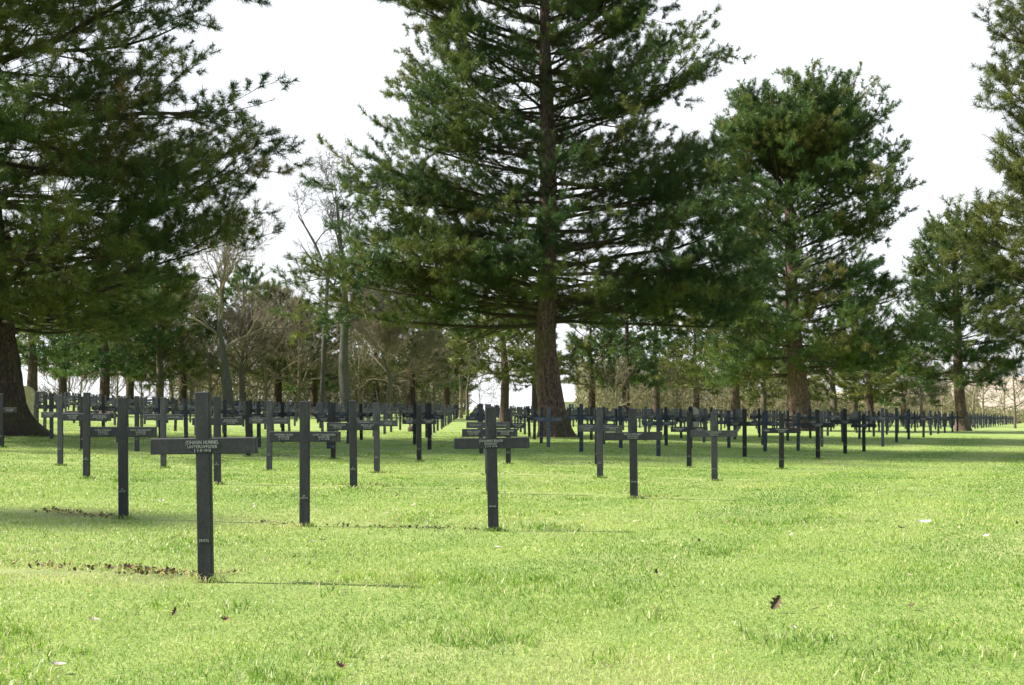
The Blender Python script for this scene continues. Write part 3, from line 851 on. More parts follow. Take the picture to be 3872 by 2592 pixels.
G_B = 'bare trees beyond the graves'
D = 76
bb, tt = px_trunk(1310, D, [(1310, 1540, 42), (1298, 1400, 36), (1302, 1280, 30), (1308, 1150, 24), (1290, 1000, 18), (1287, 900, 14), (1276, 800, 9), (1270, 740, 6)])
bare('bare_tree', bb, tt, 'tall crooked leafless tree rising into white sky left of centre', 3, M_bare_grey, 5, 1.9, .85, 8, .011, zfrom=.42, group=G_B, upb=.02)
bb, tt = px_trunk(1245, D + 2, [(1300, 1180, 18), (1250, 1100, 15), (1235, 1000, 13), (1190, 920, 11), (1150, 850, 8), (1120, 800, 5)])
bb, tt = px_trunk(1215, 80, [(1215, 1540, 20), (1225, 1300, 17), (1240, 1050, 14), (1195, 930, 11), (1150, 850, 8), (1120, 810, 5)])
bare('bare_tree', bb, tt, 'thin twisted leafless tree leaning left beside the tall crooked one', 4, M_bare_grey, 4, 1.8, .8, 6, .012, zfrom=.6, group=G_B, upb=.05)
bb, tt = px_trunk(868, 74, [(868, 1535, 44), (855, 1440, 38), (842, 1350, 34), (830, 1270, 22), (836, 1150, 16), (846, 1050, 12), (855, 960, 6)])
bare('bare_tree', bb, tt, 'leafless tree with furrowed grey trunk right above the nearest cross', 6, M_bare_grey, 5, 2.4, .6, 8, .012, zfrom=.38, group=G_B, twm=M_bare_brown)
bb, tt = px_trunk(915, 78, [(915, 1535, 22), (915, 1470, 20), (913, 1400, 20), (918, 1330, 9)])
bare('bare_tree', bb, tt, 'small leafless tree with smooth pale forked trunk near the nearest cross', 8, M_bare, 5, 2.2, .6, 7, .010, zfrom=.62, group=G_B)
bb, tt = px_trunk(1470, 80, [(1470, 1545, 20), (1472, 1480, 17), (1478, 1440, 17), (1462, 1390, 11), (1440, 1330, 5)])
bare('bare_tree', bb, tt, 'spreading leafless tree with slim pale trunk left of the path gap', 9, M_bare, 6, 2.6, .65, 7, .010, zfrom=.6, group=G_B, twm=M_bare_brown)
bb, tt = px_trunk(1742, 92, [(1742, 1560, 14), (1744, 1480, 13), (1738, 1410, 9), (1730, 1360, 4)])
bare('bare_tree', bb, tt, 'leafless tree with dark stem at the left of the middle sky gap', 10, M_bare_brown, 5, 1.9, .6, 6, .012, zfrom=.5, group=G_B)
bb, tt = px_trunk(1768, 95, [(1768, 1560, 11), (1766, 1480, 11), (1776, 1410, 7), (1782, 1370, 4)])
bare('bare_tree', bb, tt, 'pale slender leafless tree in the left half of the middle sky gap', 12, M_bare, 4, 1.9, .5, 5, .012, zfrom=.5, group=G_B)
bb, tt = px_trunk(1815, 110, [(1815, 1565, 5), (1815, 1520, 4), (1812, 1490, 3)])
bare('sapling', bb, tt, 'thin leafless sapling low in the middle sky gap', 13, M_bare, 3, 1.6, .7, 5, .012, zfrom=.3, cat='sapling', group=G_B)
kb = bare('bare_tree', P(790, 84), [(0, 0, -.1, .14), (.1, 0, 2.2, .11), (0, 0, 4.2, .06)], 'brown twiggy far tree left of the furrowed grey trunk', 14, M_bare_brown, 5, 2.7, .6, 7, .012, zfrom=.3, kids=2, group=G_B)
for x, Dd, sc, lab in [(1000, 84, 1.05, 'brown twiggy far tree between the pale forked trunk and the olive pine'),
                       (1130, 84, 1.15, 'brown twiggy far tree under the crooked bare tree'),
                       (1360, 86, 1.1, 'brown twiggy far tree right of the tall crooked bare tree'),
                       (1640, 88, 1.0, 'brown twiggy far tree near the middle, left of the paired stems'),
                       (720, 96, 1.0, 'brown twiggy far tree left of the nearest cross top'),
                       (2330, 90, .6, 'brown twiggy far tree right of the central trunk'),
                       (2560, 96, .65, 'brown twiggy far tree before the pinkish roof'),
                       (2940, 125, .75, 'brown twiggy far tree left of the right pine trunk'),
                       (3345, 115, .75, 'brown twiggy far tree between the low olive pines and slim pine'),
                       (3430, 98, .6, 'round brown leafless tree close left of the slim pine'),
                       (3720, 100, .8, 'brown leafless tree close right of the slim pine'),
                       (3800, 135, 1.0, 'wide brown far tree before the pale hill at right'),
                       (3560, 140, .9, 'brown far tree directly behind the slim pine')]:
    copy_thing(kb, P(x, Dd), random.random() * 6, (sc, sc, sc), lab, G_B)
bb, tt = px_trunk(3486, 96, [(3486, 1610, 12), (3484, 1540, 11), (3480, 1490, 9), (3478, 1440, 5)])
bare('bare_tree', bb, tt, 'pale leafless tree with straight thin trunk left of the slim pine', 15, M_bare, 5, 1.9, .6, 6, .011, zfrom=.5, group=G_B)
bb, tt = px_trunk(3682, 90, [(3682, 1610, 10), (3680, 1540, 9), (3682, 1490, 7), (3695, 1460, 4)])
bare('bare_tree', bb, tt, 'thin dark leafless tree just right of the slim pine trunk', 16, M_bare_brown, 4, 1.6, .7, 5, .012, zfrom=.6, group=G_B)
bb, tt = px_trunk(3838, 84, [(3838, 1620, 9), (3838, 1540, 8), (3834, 1480, 5), (3832, 1440, 3)])
bare('sapling', bb, tt, 'open leafless sapling close to the right picture edge', 17, M_bare, 4, 1.5, .5, 6, .011, zfrom=.4, cat='sapling', group=G_B)
kb2 = bare('bare_tree', P(255, 92), [(0, 0, -.1, .09), (.1, 0, 1.2, .07), (.2, 0, 2.4, .04)], 'slim stemmed leafless tree against the sky, first right of the left trunk', 18, M_bare_brown, 5, 2.2, .45, 7, .014, zfrom=.05, group=G_B, upb=.45)
for x, Dd, sc, lab in [(300, 98, 1.0, 'slim stemmed leafless tree second right of the left trunk'),
                       (440, 95, 1.15, 'slim stemmed leafless tree between leaning and upright dark trunks'),
                       (540, 98, 1.1, 'slim stemmed leafless tree left of the pale forked pine'),
                       (655, 95, 1.1, 'slim stemmed leafless tree right of the pale forked pine'),
                       (745, 100, 1.1, 'slim stemmed leafless tree left of the nearest cross top')]:
    copy_thing(kb2, P(x, Dd), random.random() * 6, (sc, sc, sc), lab, G_B)

# brush that closes the view under the trees
def brush(name, spans, label, seed, h=(1.5, 4.5), N=15000):
    r_ = np.random.default_rng(seed)
    pos = []; dr = []; T = Tubes()
    for (x0, x1, D0, D1, dn, hh) in spans:
        k = int(N * dn)
        x = x0 + (x1 - x0) * r_.random(k); Dd = D0 + (D1 - D0) * r_.random(k)
        X = (x - 1936) / F * Dd; g = ground(X, Dd)
        lump = vnoise(X, Dd, .22) * .7 + vnoise(X, Dd, .8) * .3
        z = g + hh * (.25 + lump) * r_.random(k) ** .8
        pos.append(np.stack([X, Dd, z], -1)); dr.append(np.stack([r_.normal(size=k) * .6, r_.normal(size=k) * .6, np.ones(k)], -1))
        for q in range(int(k / 60)):
            p = np.array([X[q], Dd[q], g[q]]); e = p + np.array([r_.normal() * .8, r_.normal() * .5, hh * (.6 + .4 * r_.random())])
            mid = (p + e) / 2 + r_.normal(size=3) * .2
            T.add([p, mid, e], [.05, .035, .015], 4)
    root = empty(name, (0, 100, 0)); tag(root, label, 'bushes', kind='stuff')
    off = np.array([0, 100, 0])
    me = needles('foliage', np.concatenate(pos) - off, np.concatenate(dr), .5, .42, 7, .05, M_brush, seed)
    mesh_obj('foliage', me, root)
    for a in T.v: a -= off
    mesh_obj('stems', T.mesh('stems', M_bare_brown), root)
brush('undergrowth', [(640, 1770, 116, 150, 1.0, 7.5), (2180, 3130, 125, 170, .85, 7.0), (3130, 3700, 140, 180, .35, 4.0), (3700, 4100, 160, 190, .12, 2.5)],
      'brown and olive undergrowth closing the view between the far trunks', 71)

# ------------------------------------------------------------------ far hill, houses
m, n, b = mat_new('ploughed_hill')
v = geopos(n, (.004, .02, .09))
a = noise(n, 3.0, 4, vec=v)
c = ramp(n, a.outputs['Fac'], [(.30, (.17, .16, .10)), (.42, (.42, .34, .25)), (.55, (.50, .41, .32)), (.62, (.22, .24, .12)), (.72, (.44, .37, .29))]).outputs['Color']
n.links.new(c, b.inputs['Base Color']); b.inputs['Roughness'].default_value = 1
M_hill = m
hx = np.linspace(40, 900, 60); hy = np.linspace(430, 1100, 26)
HX, HY = np.meshgrid(hx, hy)
bell = np.sin(np.clip((HY - 430) / 670, 0, 1) * np.pi) ** .8
HZ = -7 + bell * (4 + 38 * np.clip((HX - 60) / 420, 0, 1) ** .8) + 2.5 * (vnoise(HX, HY, .01) - .5)
idx = np.arange(HX.size).reshape(HX.shape)
q = np.stack([idx[:-1, :-1], idx[:-1, 1:], idx[1:, 1:], idx[1:, :-1]], -1).reshape(-1, 4)
tag(mesh_obj('hill', np_mesh('hill', np.stack([HX, HY, HZ], -1).reshape(-1, 3), [q], M_hill, smooth=True)), kind='structure')

def flat(name, col, rough=.8, nsc=6, var=.25):
    m, n, b = mat_new(name)
    nn = noise(n, nsc, 4, vec=objco(n))
    lo = tuple(x * (1 - var) for x in col); hi = tuple(min(1, x * (1 + var)) for x in col)
    n.links.new(ramp(n, nn.outputs['Fac'], [(.3, lo), (.7, hi)]).outputs['Color'], b.inputs['Base Color'])
    b.inputs['Roughness'].default_value = rough
    return m
def brickm(name, c1, c2, mortar):
    m, n, b = mat_new(name)
    t = n.nodes.new('ShaderNodeTexBrick'); t.inputs['Color1'].default_value = (*c1, 1); t.inputs['Color2'].default_value = (*c2, 1)
    t.inputs['Mortar'].default_value = (*mortar, 1); t.inputs['Scale'].default_value = 4
    v = objco(n); n.links.new(v, t.inputs['Vector'])
    n.links.new(t.outputs['Color'], b.inputs['Base Color']); b.inputs['Roughness'].default_value = .9
    return m
M_brick = brickm('orange_brick', (.42, .19, .12), (.34, .14, .09), (.4, .35, .3))
M_cream = flat('cream_render', (.62, .55, .46))
M_tile = flat('pinkish_roof_tiles', (.36, .17, .14), .8, 3)
M_slate = flat('blue_slate', (.22, .27, .33), .5, 3)
M_white = flat('white_paint', (.75, .75, .73))
M_glass = flat('window_glass', (.05, .06, .07), .15)

def house(x, Dd, w, dp, hw, hr, rot, wall, roof, label):
    root = empty('house', P(x, Dd), (0, 0, rot)); tag(root, label, 'house', 'houses behind the cemetery')
    a, c = w / 2, dp / 2
    mb = MB()
    mb.add([(-a,-c,-1),(a,-c,-1),(a,c,-1),(-a,c,-1),(-a,-c,hw),(a,-c,hw),(a,c,hw),(-a,c,hw),(-a,0,hw+hr),(a,0,hw+hr)],
           [(0,1,5,4),(2,3,7,6),(1,2,6,9,5),(3,0,4,8,7)])
    mb.build('wall', wall, root)
    rb = MB(); e = .35; th = .14; k = hr / c
    for s_ in (-1, 1):
        o_ = [(-a - e, s_ * (c + e), hw - k * e + .03), (a + e, s_ * (c + e), hw - k * e + .03), (a + e, 0, hw + hr + .03), (-a - e, 0, hw + hr + .03)]
        o2 = [(p[0], p[1], p[2] + th) for p in o_]
        rb.add(o_ + o2, [(0, 1, 2, 3), (7, 6, 5, 4), (0, 4, 5, 1), (0, 3, 7, 4), (1, 5, 6, 2)])
    ro = rb.build('roof', roof, root)
    cb = MB(); cb.box(a * .5, a * .5 + .6, -.3, .3, hw + hr * .6, hw + hr + .9); cb.build('chimney', M_brick, ro)
    nwin = int(w // 2.6)
    for q in range(nwin):
        xx = -a + (q + .5) * w / nwin
        if q == nwin // 2:
            db = MB(); db.box(xx - .45, xx + .45, -c - .05, -c + .02, 0, 2.05); db.build('door', M_white, root); continue
        fb = MB()
        for bx in ((xx - .6, xx - .52, .9, 2.1), (xx + .52, xx + .6, .9, 2.1), (xx - .52, xx + .52, .9, .98), (xx - .52, xx + .52, 2.02, 2.1), (xx - .03, xx + .03, .98, 2.02)):
            fb.box(bx[0], bx[1], -c - .05, -c + .02, bx[2], bx[3])
        fo = fb.build('window', M_white, root)
        gb = MB(); gb.box(xx - .52, xx + .52, -c - .02, -c + .01, .98, 2.02); gb.build('pane', M_glass, fo)
house(2225, 240, 11, 8, 2.4, 1.6, .1, M_cream, M_cream, 'cream rendered house glimpsed right beside the central trunk')
house(2480, 255, 13, 8, 2.6, 2.6, -.1, M_brick, M_tile, 'house with pinkish tiled roof behind the middle right trees')
house(2830, 250, 9, 8, 2.6, 2.6, .3, M_brick, M_tile, 'small orange brick house left of the right pine trunk')
house(2925, 238, 8, 9, 2.8, 2.8, 1.4, M_brick, M_slate, 'orange brick gable house with blue slate roof beside the right pine')
house(3255, 262, 11, 8, 2.5, 2.2, 0, M_brick, M_tile, 'low brick house seen right of the right pine under low branches')

# ------------------------------------------------------------------ grave crosses
PW, BH, TK = .088, .092, .034            # post width, bar height, thickness
HS = 1.06                                 # standard height above the grass
BT, BB_ = HS - .262, HS - .262 - BH       # bar top and bottom
def cross_parts(bev=.004):
    def outline(o):
        a, c = PW / 2 - o, WM / 2 - o
        t, u, l = HS - o, BT - o, BB_ + o
        return [(-a, -.25), (a, -.25), (a, l), (c, l), (c, u), (a, u), (a, t), (-a, t), (-a, u), (-c, u), (-c, l), (-a, l)]
    O, I = outline(0), outline(bev)
    part_of = ['u', 'u', 'b', 'b', 'b', 'u', 'u', 'u', 'b', 'b', 'b', 'u']      # edge k -> k+1
    out = {}
    for part in 'ub':
        mb = MB()
        for s_ in (-1, 1):
            yf, yo = s_ * TK / 2, s_ * (TK / 2 - bev)
            V3 = lambda p, y: (p[0], y, p[1])
            if part == 'u': polys = [[0, 1, 2, 11], [8, 5, 6, 7]]
            else: polys = [[11, 2, 5, 8], [10, 11, 8, 9], [2, 3, 4, 5]]
            for pl in polys:
                vs = [V3(I[k], yf) for k in pl]
                mb.add(vs, [tuple(range(len(vs))) if s_ < 0 else tuple(reversed(range(len(vs))))])
            for k in range(12):
                if part_of[k] != part or k == 0: continue
                k2 = (k + 1) % 12
                vs = [V3(O[k], yo), V3(O[k2], yo), V3(I[k2], yf), V3(I[k], yf)]
                mb.add(vs, [(0, 1, 2, 3) if s_ < 0 else (3, 2, 1, 0)])
        y0, y1 = -(TK / 2 - bev), (TK / 2 - bev)
        for k in range(12):
            if part_of[k] != part or k == 0: continue
            k2 = (k + 1) % 12
            mb.add([(O[k][0], y0, O[k][1]), (O[k2][0], y0, O[k2][1]), (O[k2][0], y1, O[k2][1]), (O[k][0], y1, O[k][1])], [(3, 2, 1, 0)])
        out[part] = mb
    return out
cp = cross_parts()
me_up = cp['u'].mesh('upright', M_cross); me_bar = cp['b'].mesh('crossbar', M_cross)
mb = MB(); mb.v = list(cp['u'].v); mb.f = list(cp['u'].f); mb.add(cp['b'].v, cp['b'].f)
me_cross = mb.mesh('grave_cross', M_cross)

FILL = {'a': 'KARL MUELLER\nGEFREITER\n† 3·4·1918', 'b': 'HEINRICH VOGT\nMUSKETIER\n† 21·3·1918', 'c': 'OTTO SCHMITZ\nGRENADIER\n† 9·4·1918', 'd': 'JAKOB WOLF\nSCHÜTZE\n† 2·5·1918'}
_tc = {}
def text_mesh(txt, sizes):
    """lines of raised letters centred on x=0, z=0, facing -y"""
    key = (txt, tuple(sizes))
    if key in _tc: return _tc[key]
    V = []; Fc = []; off = 0
    lines = txt.split('\n')
    gap = .24
    tot = sum(sizes[:len(lines)]) + gap * sum(sizes[:len(lines) - 1]) * .9
    z = tot / 2
    dg = bpy.context.evaluated_depsgraph_get()
    for ln, s_ in zip(lines, sizes):
        cu = bpy.data.curves.new('letters', 'FONT'); cu.body = ln; cu.align_x = 'CENTER'
        cu.size = s_ / .72; cu.extrude = .0016; cu.offset = s_ * .022; cu.resolution_u = 3
        cu.space_character = 1.06
        ob = bpy.data.objects.new('letters', cu)
        me = bpy.data.meshes.new_from_object(ob)
        co = np.zeros(len(me.vertices) * 3, np.float32); me.vertices.foreach_get('co', co); co = co.reshape(-1, 3)
        if len(co):
            wd = co[:, 0].max() - co[:, 0].min()
            mxw = .205 if len(txt) > 8 else .080
            kx = min(1, mxw / wd)
            V += [(c_[0] * kx, -c_[2], c_[1] + z - s_) for c_ in co]
            Fc += [tuple(off + i for i in p.vertices) for p in me.polygons]
            off += len(co)
        bpy.data.objects.remove(ob); bpy.data.curves.remove(cu); bpy.data.meshes.remove(me)
        z -= s_ * (1 + gap)
    out = bpy.data.meshes.new('inscription'); out.from_pydata(V, [], Fc); out.update(); out.materials.append(M_letter)
    _tc[key] = out
    return out

ORD = ['', 'first', 'second', 'third', 'fourth', 'fifth', 'sixth', 'seventh', 'eighth', 'ninth', 'tenth', 'eleventh', 'twelfth', 'thirteenth', 'fourteenth', 'fifteenth', 'sixteenth', 'seventeenth', 'eighteenth', 'nineteenth', 'twentieth', 'twenty-first', 'twenty-second', 'twenty-third', 'twenty-fourth']
def ordn(k):
    tens = {2: 'twenty', 3: 'thirty', 4: 'forty', 5: 'fifty', 6: 'sixty'}
    if k <= 20: return ORD[k]
    t, u = divmod(k, 10)
    return tens[t][:-1] + 'ieth' if u == 0 else tens[t] + '-' + ORD[u]
G_C = 'dark metal grave crosses in rows'

trunks = [(b0.x, b0.y, 1.3), (b1.x, b1.y, .9), (b2.x, b2.y, 1.0), (b3.x, b3.y, 1), (b4.x, b4.y, .6)]
cands = []
for j in range(0, 60):
    for i in range(-60, j + 1):
        X, Y = lattice(i, j)
        if Y < 3: continue
        x = 1936 + F * X / Y
        if x < -25 or x > 3895: continue
        w = F * WM / Y
        if w < 9: continue
        if w < 24 and x < 3300: continue
        if any((X - a) ** 2 + (Y - c) ** 2 < r * r for a, c, r in trunks): continue
        cands.append((w, i, j, X, Y, x))
cands.sort(reverse=True)
print('crosses', len(cands))
rs = random.Random(3)
farV = []; farF = []; offv = 0
protoA = {}
upv = np.array([v.co[:] for v in me_cross.vertices]); upf = [tuple(p.vertices) for p in me_cross.polygons]
used = set()
for n_, (w, i, j, X, Y, x) in enumerate(cands):
    nd = NEAR.get((i, j))
    if nd:
        lean = nd['lean']; h = (nd['yb'] - nd['yt']) / F * Y; yaw = YAW
    else:
        lean = rs.gauss(.25, 1.0); h = (1.60 if x < 1900 else 1.53) * WM + rs.gauss(0, .025); yaw = YAW + R(rs.gauss(0, 1.2))
        X += rs.gauss(0, .025); Y += rs.gauss(0, .05)
        if rs.random() < .03 and j > 6: continue
    z = gz(X, Y)
    if nd: pm = M_cross if j < 3 else M_cross_grey if j == 3 else M_cross_black_shade if j == 4 or 'black' in nd['lab'] else M_cross_skylit  # fifth row carries its tree shade, later rows their sky blue, as colour
    else: pm = rs.choice([M_cross, M_cross_skylit, M_cross_skylit, M_cross_grey, M_cross_grey, M_cross_black_shade] if j < 9 else [M_cross, M_cross_skylit, M_cross_grey])
    if (i, j) == (2, 6): pm = M_cross_sunlit  # sunlit look put into the metal colour
    rot = (R(rs.gauss(0, .5)), -R(lean), yaw)
    if n_ < 299:
        fr = j - i + 1          # place counted from the right end of its row
        rows_seen = [q for q in cands if q[2] == j]
        fl = sum(1 for q in rows_seen if q[1] < i) + 1     # place counted from the left picture edge
        if nd: lab = nd['lab']
        elif fr <= fl: lab = f'dark grave cross, {ordn(fr)} from the right end of the {ordn(j + 1)} row back'
        else: lab = f'dark grave cross, {ordn(fl)} from the left picture edge in the {ordn(j + 1)} row back'
        grp = G_C
        if w > 44:
            root = empty('grave_cross', (X, Y, z), rot)
            tag(root, lab, 'grave cross', grp)
            dz = h - HS
            up = mesh_obj('upright', me_up, root); ba = mesh_obj('crossbar', me_bar, root)
            up.location.z = dz; ba.location.z = dz
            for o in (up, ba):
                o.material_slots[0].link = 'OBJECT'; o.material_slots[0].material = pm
            if w > 60:
                tx = nd['txt'] if nd else ([rs.choice('abcd'), rs.choice('abcd')] if i < j else [rs.choice('abcd')])
                num = nd['num'] if nd else None
                zc = (BT + BB_) / 2 + dz
                for q, t in enumerate(tx):
                    single = len(tx) == 1
                    t = FILL.get(t, t)
                    s3 = (.0215, .0175, .0165) if single else (.0165, .0145, .0150)
                    o = mesh_obj('inscription', text_mesh(t, s3), root)
                    xo = 0 if single else (-.185 if q == 0 else .185)
                    o.location = (xo, -TK / 2 - .0014, zc)
                if num is None: num = '29\n%d·%d' % (100 + 2 * (abs(i * 7 + j * 3) % 5), 101 + 2 * (abs(i * 7 + j * 3) % 5))
                o = mesh_obj('grave_number', text_mesh(num, (.0155, .0145)), root)
                o.location = (0, -TK / 2 - .0014, .245 + (dz if nd and j == 0 else dz * .5) - (.03 if '/' in num else 0))
            if (i, j) == (4, 4):
                mb = MB(); K_ = 20
                ring = [(.055 * math.cos(q * 2 * math.pi / K_), .019 * math.sin(q * 2 * math.pi / K_)) for q in range(K_)]
                vs = [(a, 0, c) for a, c in ring] + [(a * .93, -.004, c * .88) for a, c in ring]
                fs = [(q, (q + 1) % K_, K_ + (q + 1) % K_, K_ + q) for q in range(K_)] + [tuple(K_ + q for q in range(K_))]
                mb.add(vs, fs); o = mb.build('badge', flat('badge_grey', (.07, .08, .09), .5), root)
                o.location = (-.245, -TK / 2 - .0005, (BT + BB_) / 2 + dz)
        else:
            o = mesh_obj('grave_cross', me_cross); o.location = (X, Y, z + h - HS); o.rotation_euler = rot
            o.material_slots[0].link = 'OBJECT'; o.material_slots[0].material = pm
            tag(o, lab, 'grave cross', grp)
    else:
        Mx = Matrix.Translation((X, Y, z + h - HS)) @ Matrix.Rotation(yaw, 4, 'Z') @ Matrix.Rotation(-R(lean), 4, 'Y')
        M3 = np.array(Mx)
        vv = upv @ M3[:3, :3].T + M3[:3, 3]
        farV.append(vv); farF.append([tuple(a + offv for a in f_) for f_ in upf]); offv += len(vv)
fm = bpy.data.meshes.new('far_grave_crosses')
fm.from_pydata([tuple(v) for a in farV for v in a], [], [f_ for a in farF for f_ in a]); fm.update(); fm.materials.append(M_cross_skylit)
fo = mesh_obj('far_grave_crosses', fm)
tag(fo, 'hundreds of tiny far grave crosses merging beneath the tree line', 'grave crosses', kind='stuff')

# ------------------------------------------------------------------ stones and stumps
M_stone = flat('pale_limestone', (.46, .41, .32), .9, 14)
M_greystone = flat('grey_stone', (.12, .13, .14), .8, 12)
def headstone(x, D, w, h, t, mat, label, rot=0, lean=0):
    K_ = 14; r_ = w / 2
    prof_ = [(-r_, -.2)] + [(r_, -.2)] + [(r_ * math.cos(a), h - r_ * .62 + r_ * .62 * math.sin(a)) for a in np.linspace(0, math.pi, K_)]
    bm = bmesh.new()
    vs = [bm.verts.new((a, -t / 2, c)) for a, c in prof_]; f_ = bm.faces.new(vs)
    e = bmesh.ops.extrude_face_region(bm, geom=[f_])
    bmesh.ops.translate(bm, vec=(0, t, 0), verts=[v_ for v_ in e['geom'] if isinstance(v_, bmesh.types.BMVert)])
    bmesh.ops.recalc_face_normals(bm, faces=bm.faces)
    bmesh.ops.bevel(bm, geom=[e_ for e_ in bm.edges if e_.calc_face_angle(0) > 1.2], offset=.012, segments=2, affect='EDGES')
    me = bpy.data.meshes.new('headstone'); bm.to_mesh(me); bm.free(); me.materials.append(mat)
    o = mesh_obj('headstone', me); o.location = P(x, D); o.rotation_euler = (0, R(lean), rot)
    tag(o, label, 'headstone')
headstone(84, 34, .56, 1.22, .10, M_stone, 'pale rounded headstone half hidden behind the left pine trunk', .25, 3)
headstone(2622, 62, .55, 1.1, .10, M_greystone, 'dark round-topped headstone among the far crosses, middle right', -.2)
headstone(1806, 100, .60, 1.0, .12, M_white, 'small white stone at the far end of the middle path gap', 0)

def rock(name, x, D, sz, mat, label, cat, seed):
    r_ = np.random.default_rng(seed)
    bm = bmesh.new(); bmesh.ops.create_icosphere(bm, subdivisions=3, radius=1)
    for v_ in bm.verts:
        k = 1 + .22 * (vnoise(v_.co.x * 2 + seed, v_.co.y * 2 + v_.co.z, 1.3) - .5) + .12 * (vnoise(v_.co.z * 5 + seed, v_.co.x * 5 + v_.co.y * 3, 1.7) - .5)
        v_.co *= float(k); v_.co = Vector((v_.co.x * sz[0], v_.co.y * sz[1], v_.co.z * sz[2]))
    me = bpy.data.meshes.new(name); bm.to_mesh(me); bm.free(); me.materials.append(mat)
    o = mesh_obj(name, me); o.location = P(x, D) + Vector((0, 0, sz[2] * .5)); tag(o, label, cat)
M_bk = flat('brown_bark_heap', (.075, .052, .040), .95, 18, .5)
rock('bark_heap', 848, 52, (.28, .3, .38), M_bk, 'reddish brown heap of bark behind the nearest cross', 'bark heap', 1)
rock('bark_heap', 1557, 46, (.16, .3, .16), M_bk, 'small brown bark heap behind the free standing black cross', 'bark heap', 2)
rock('bark_heap', 400, 56, (.55, .3, .22), M_bk, 'low brown bark heap among the left far crosses', 'bark heap', 3)

# ------------------------------------------------------------------ litter on the lawn
M_leaf = flat('dry_brown_leaf', (.105, .070, .040), .9, 40, .5)
M_pale = flat('bleached_leaf', (.62, .50, .42), .7, 40, .3)
M_feather = flat('white_feather', (.85, .86, .88), .8, 60, .1)
M_rust = flat('rust_leaf', (.26, .15, .07), .9, 40, .4)
def leaf_mesh(name, L_, w_, mat, lob=0, curl=.3, seed=0):
    r_ = random.Random(seed); K_ = 16; V = []; Fc = []
    for k in range(K_ + 1):
        t = k / K_; ww = w_ * math.sin(math.pi * min(max(t, .02), .985)) ** .7
        if lob: ww *= 1 + lob * math.sin(t * 22 + seed)
        zc = curl * L_ * (t - .5) ** 2 * 2
        V += [(t * L_ - L_ / 2, -ww, zc + ww * .5), (t * L_ - L_ / 2, 0, zc), (t * L_ - L_ / 2, ww, zc + ww * .4 + r_.random() * .003)]
    for k in range(K_):
        b_ = k * 3
        Fc += [(b_, b_ + 3, b_ + 4, b_ + 1), (b_ + 1, b_ + 4, b_ + 5, b_ + 2)]
    me = bpy.data.meshes.new(name); me.from_pydata(V, [], Fc); me.update(); me.materials.append(mat)
    return me
ml_b = [leaf_mesh('fallen_leaf', .055, .016, M_leaf, .45, .5, k) for k in range(2)]
ml_p = [leaf_mesh('fallen_leaf', .045, .013, M_pale, .1, .3, k) for k in range(2)]
ml_r = leaf_mesh('fallen_leaf', .045, .014, M_rust, .4, .6, 3)
def put(me, x, y, rot, up, label, cat, group=None, sc=1, name='fallen_leaf'):
    X, Y = at_xy(x, y); o = mesh_obj(name, me); o.location = (X, Y, gz(X, Y) + up); o.rotation_euler = rot; o.scale = (sc,) * 3
    tag(o, label, cat, group)
put(leaf_mesh('feather', .125, .019, M_feather, 0, .25, 1), 3495, 1993, (.45, 0, .12), .044, 'white feather lying on the grass at right', 'feather', name='feather')
put(ml_b[0], 2935, 2318, (.9, -1.0, .3), .050, 'curled red-brown oak leaf standing upright in the near right grass', 'leaf', sc=1.5)
put(ml_b[1], 1503, 1885, (.6, -.9, 0), .035, 'dark brown leaf standing in the grass between the 29 394-395 and 29/440 crosses', 'leaf')
put(ml_b[0], 3405, 2010, (.2, .3, .1), .028, 'dark brown leaf lying just left of the white feather', 'leaf', sc=1.2)
put(ml_r, 487, 2165, (.5, .2, .4), .030, 'large rust brown curled leaf in the mossy strip left of the nearest cross', 'leaf', sc=1.5)
put(ml_p[0], 220, 2550, (.1, .1, .1), .034, 'pale flat bleached leaf at the bottom left', 'leaf', sc=1.3)
put(ml_r, 850, 2370, (.6, .1, .5), .032, 'small orange leaf near the bottom, below the nearest cross', 'leaf')
put(ml_b[1], 662, 2345, (.3, -1.1, 1.0), .038, 'small upright dark leaf near the bottom left', 'leaf', sc=.8)
put(ml_p[1], 355, 2373, (.2, .1, .4), .034, 'pale straw leaf left of the small upright dark leaf', 'leaf', sc=1.1)
put(ml_r, 1286, 2552, (.6, .4, .2), .034, 'orange brown leaf at the bottom edge left of centre', 'leaf')
PALE_SPOTS = [(1180, 2068), (1220, 2062), (1325, 2122), (960, 1930), (1115, 1890), (1460, 1955), (1565, 1925), (1590, 1925), (1380, 1845), (1435, 1845), (2440, 1838), (2645, 1833), (2090, 1796), (875, 1772), (895, 1867),
                            (290, 1830), (600, 1908), (612, 1908), (2755, 1990), (2992, 2040), (3370, 2180), (3440, 2200), (3730, 2045), (2815, 2100), (3085, 2330), (3000, 2405), (1880, 2090), (2400, 1990), (3515, 1885), (1660, 1870), (1275, 2190)]
BROWN_SPOTS = [(1350, 1860), (570, 1775), (2640, 2058), (2550, 2240), (3390, 1905), (3685, 1940), (3847, 1990), (3450, 2310), (1728, 1858), (1170, 2150), (1115, 2120), (2480, 2180), (1020, 1880), (1210, 2015), (2110, 1860), (3045, 1985)]
def zone(x):
    return ('left of the nearest cross' if x < 779 else 'between the nearest cross and the 29/440 cross' if x < 1866
            else 'between the 29/440 and 29/300 crosses' if x < 2397 else 'right of the 29/300 cross')
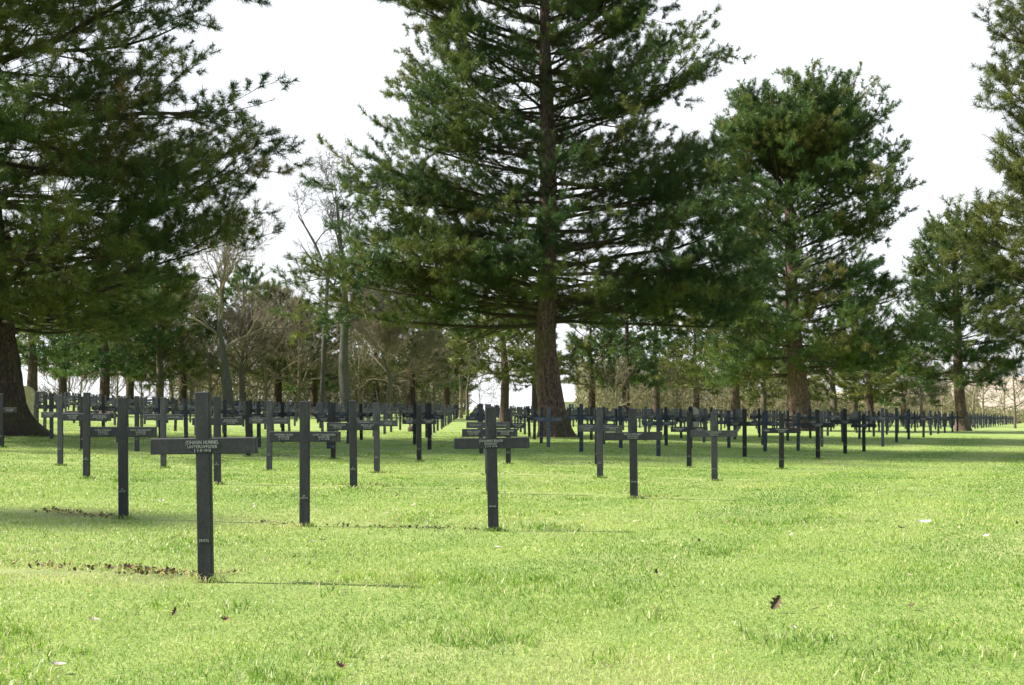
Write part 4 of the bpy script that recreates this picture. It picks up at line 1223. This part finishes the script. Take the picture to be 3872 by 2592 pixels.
for spots, kind_, ms, up, s0, s1, rr in ((PALE_SPOTS, 'pale leaf scrap', ml_p, .036, .8, 1.4, .45), (BROWN_SPOTS, 'brown leaf bit', ml_b, .026, .45, .8, 1.0)):
    cnt = {}
    for k, (x, y) in enumerate(sorted(spots, key=lambda q: -q[1])):
        zn = zone(x); cnt[zn] = cnt.get(zn, 0) + 1; c_ = cnt[zn]
        put(ms[k % 2], x, y, (rs.uniform(-rr, rr), rs.uniform(-rr, rr), rs.uniform(0, 6)), up,
            (('' if c_ == 1 else ordn(c_) + ' ') + f'nearest small {kind_} lying {zn}'), 'leaf', kind_ + 's scattered on the lawn', rs.uniform(s0, s1))

# litter lines at the feet of the first rows: far too many scraps to count
def litter():
    r_ = np.random.default_rng(9)
    V = []; Fc = []; tn = []; off = 0
    spots = []
    for (x0, y0, x1, y1, k, sp) in [(0, 2140, 640, 2180, 200, .07), (500, 2165, 780, 2190, 170, .06), (800, 2185, 900, 2175, 30, .04), (170, 1935, 430, 1965, 260, .07), (430, 1960, 460, 1962, 20, .04),
                                   (940, 1975, 1130, 1992, 70, .05), (1170, 1990, 1830, 2010, 110, .04), (1180, 1845, 1520, 1850, 70, .05), (1420, 1790, 1520, 1792, 30, .05), (2230, 1760, 2370, 1752, 60, .06), (1000, 1722, 1110, 1726, 60, .08), (2400, 1888, 2570, 1890, 60, .03)]:
        for q in range(k):
            t = r_.random(); spots.append((x0 + (x1 - x0) * t, y0 + (y1 - y0) * t, sp))
    for x, y, sp in spots:
        X, Y = at_xy_fast(x, y); X += r_.normal() * sp; Y += r_.normal() * sp * 1.3
        c = np.array([X, Y, gz(X, Y) + .012 + .02 * r_.random()])
        s_ = .005 + .009 * r_.random() ** 2
        nv_ = 5; a = unit(r_.normal(size=3)); b_ = unit(np.cross(a, r_.normal(size=3)))
        for q in range(nv_):
            th = q * 2 * math.pi / nv_; V.append(c + s_ * (a * math.cos(th) * 1.4 + b_ * math.sin(th) * (.6 + .5 * r_.random())))
        Fc.append([off + q for q in range(nv_)]); off += nv_; tn += [r_.random()] * nv_
    me = np_mesh('leaf_litter', np.array(V), [np.array(Fc)], M_litter, tn)
    o = mesh_obj('leaf_litter', me); tag(o, 'brown leaf crumbs and moss lines at the feet of the first rows', 'leaf litter', kind='stuff')
def at_xy_fast(x, y):
    D = 9.0
    for _ in range(14):
        X = (x - 1936) / F * D; D = .5 * D + .5 * max(3.4, (EYE - float(base_ground(X, D))) * F / (y - YH))
    return (x - 1936) / F * D, D
M_litter = foliage_mat('litter', [(0, (.06, .045, .030)), (.35, (.14, .10, .055)), (.6, (.28, .20, .07)), (.8, (.32, .29, .07)), (1, (.42, .36, .27))], .1, .7)
litter()

print(TUFTS)
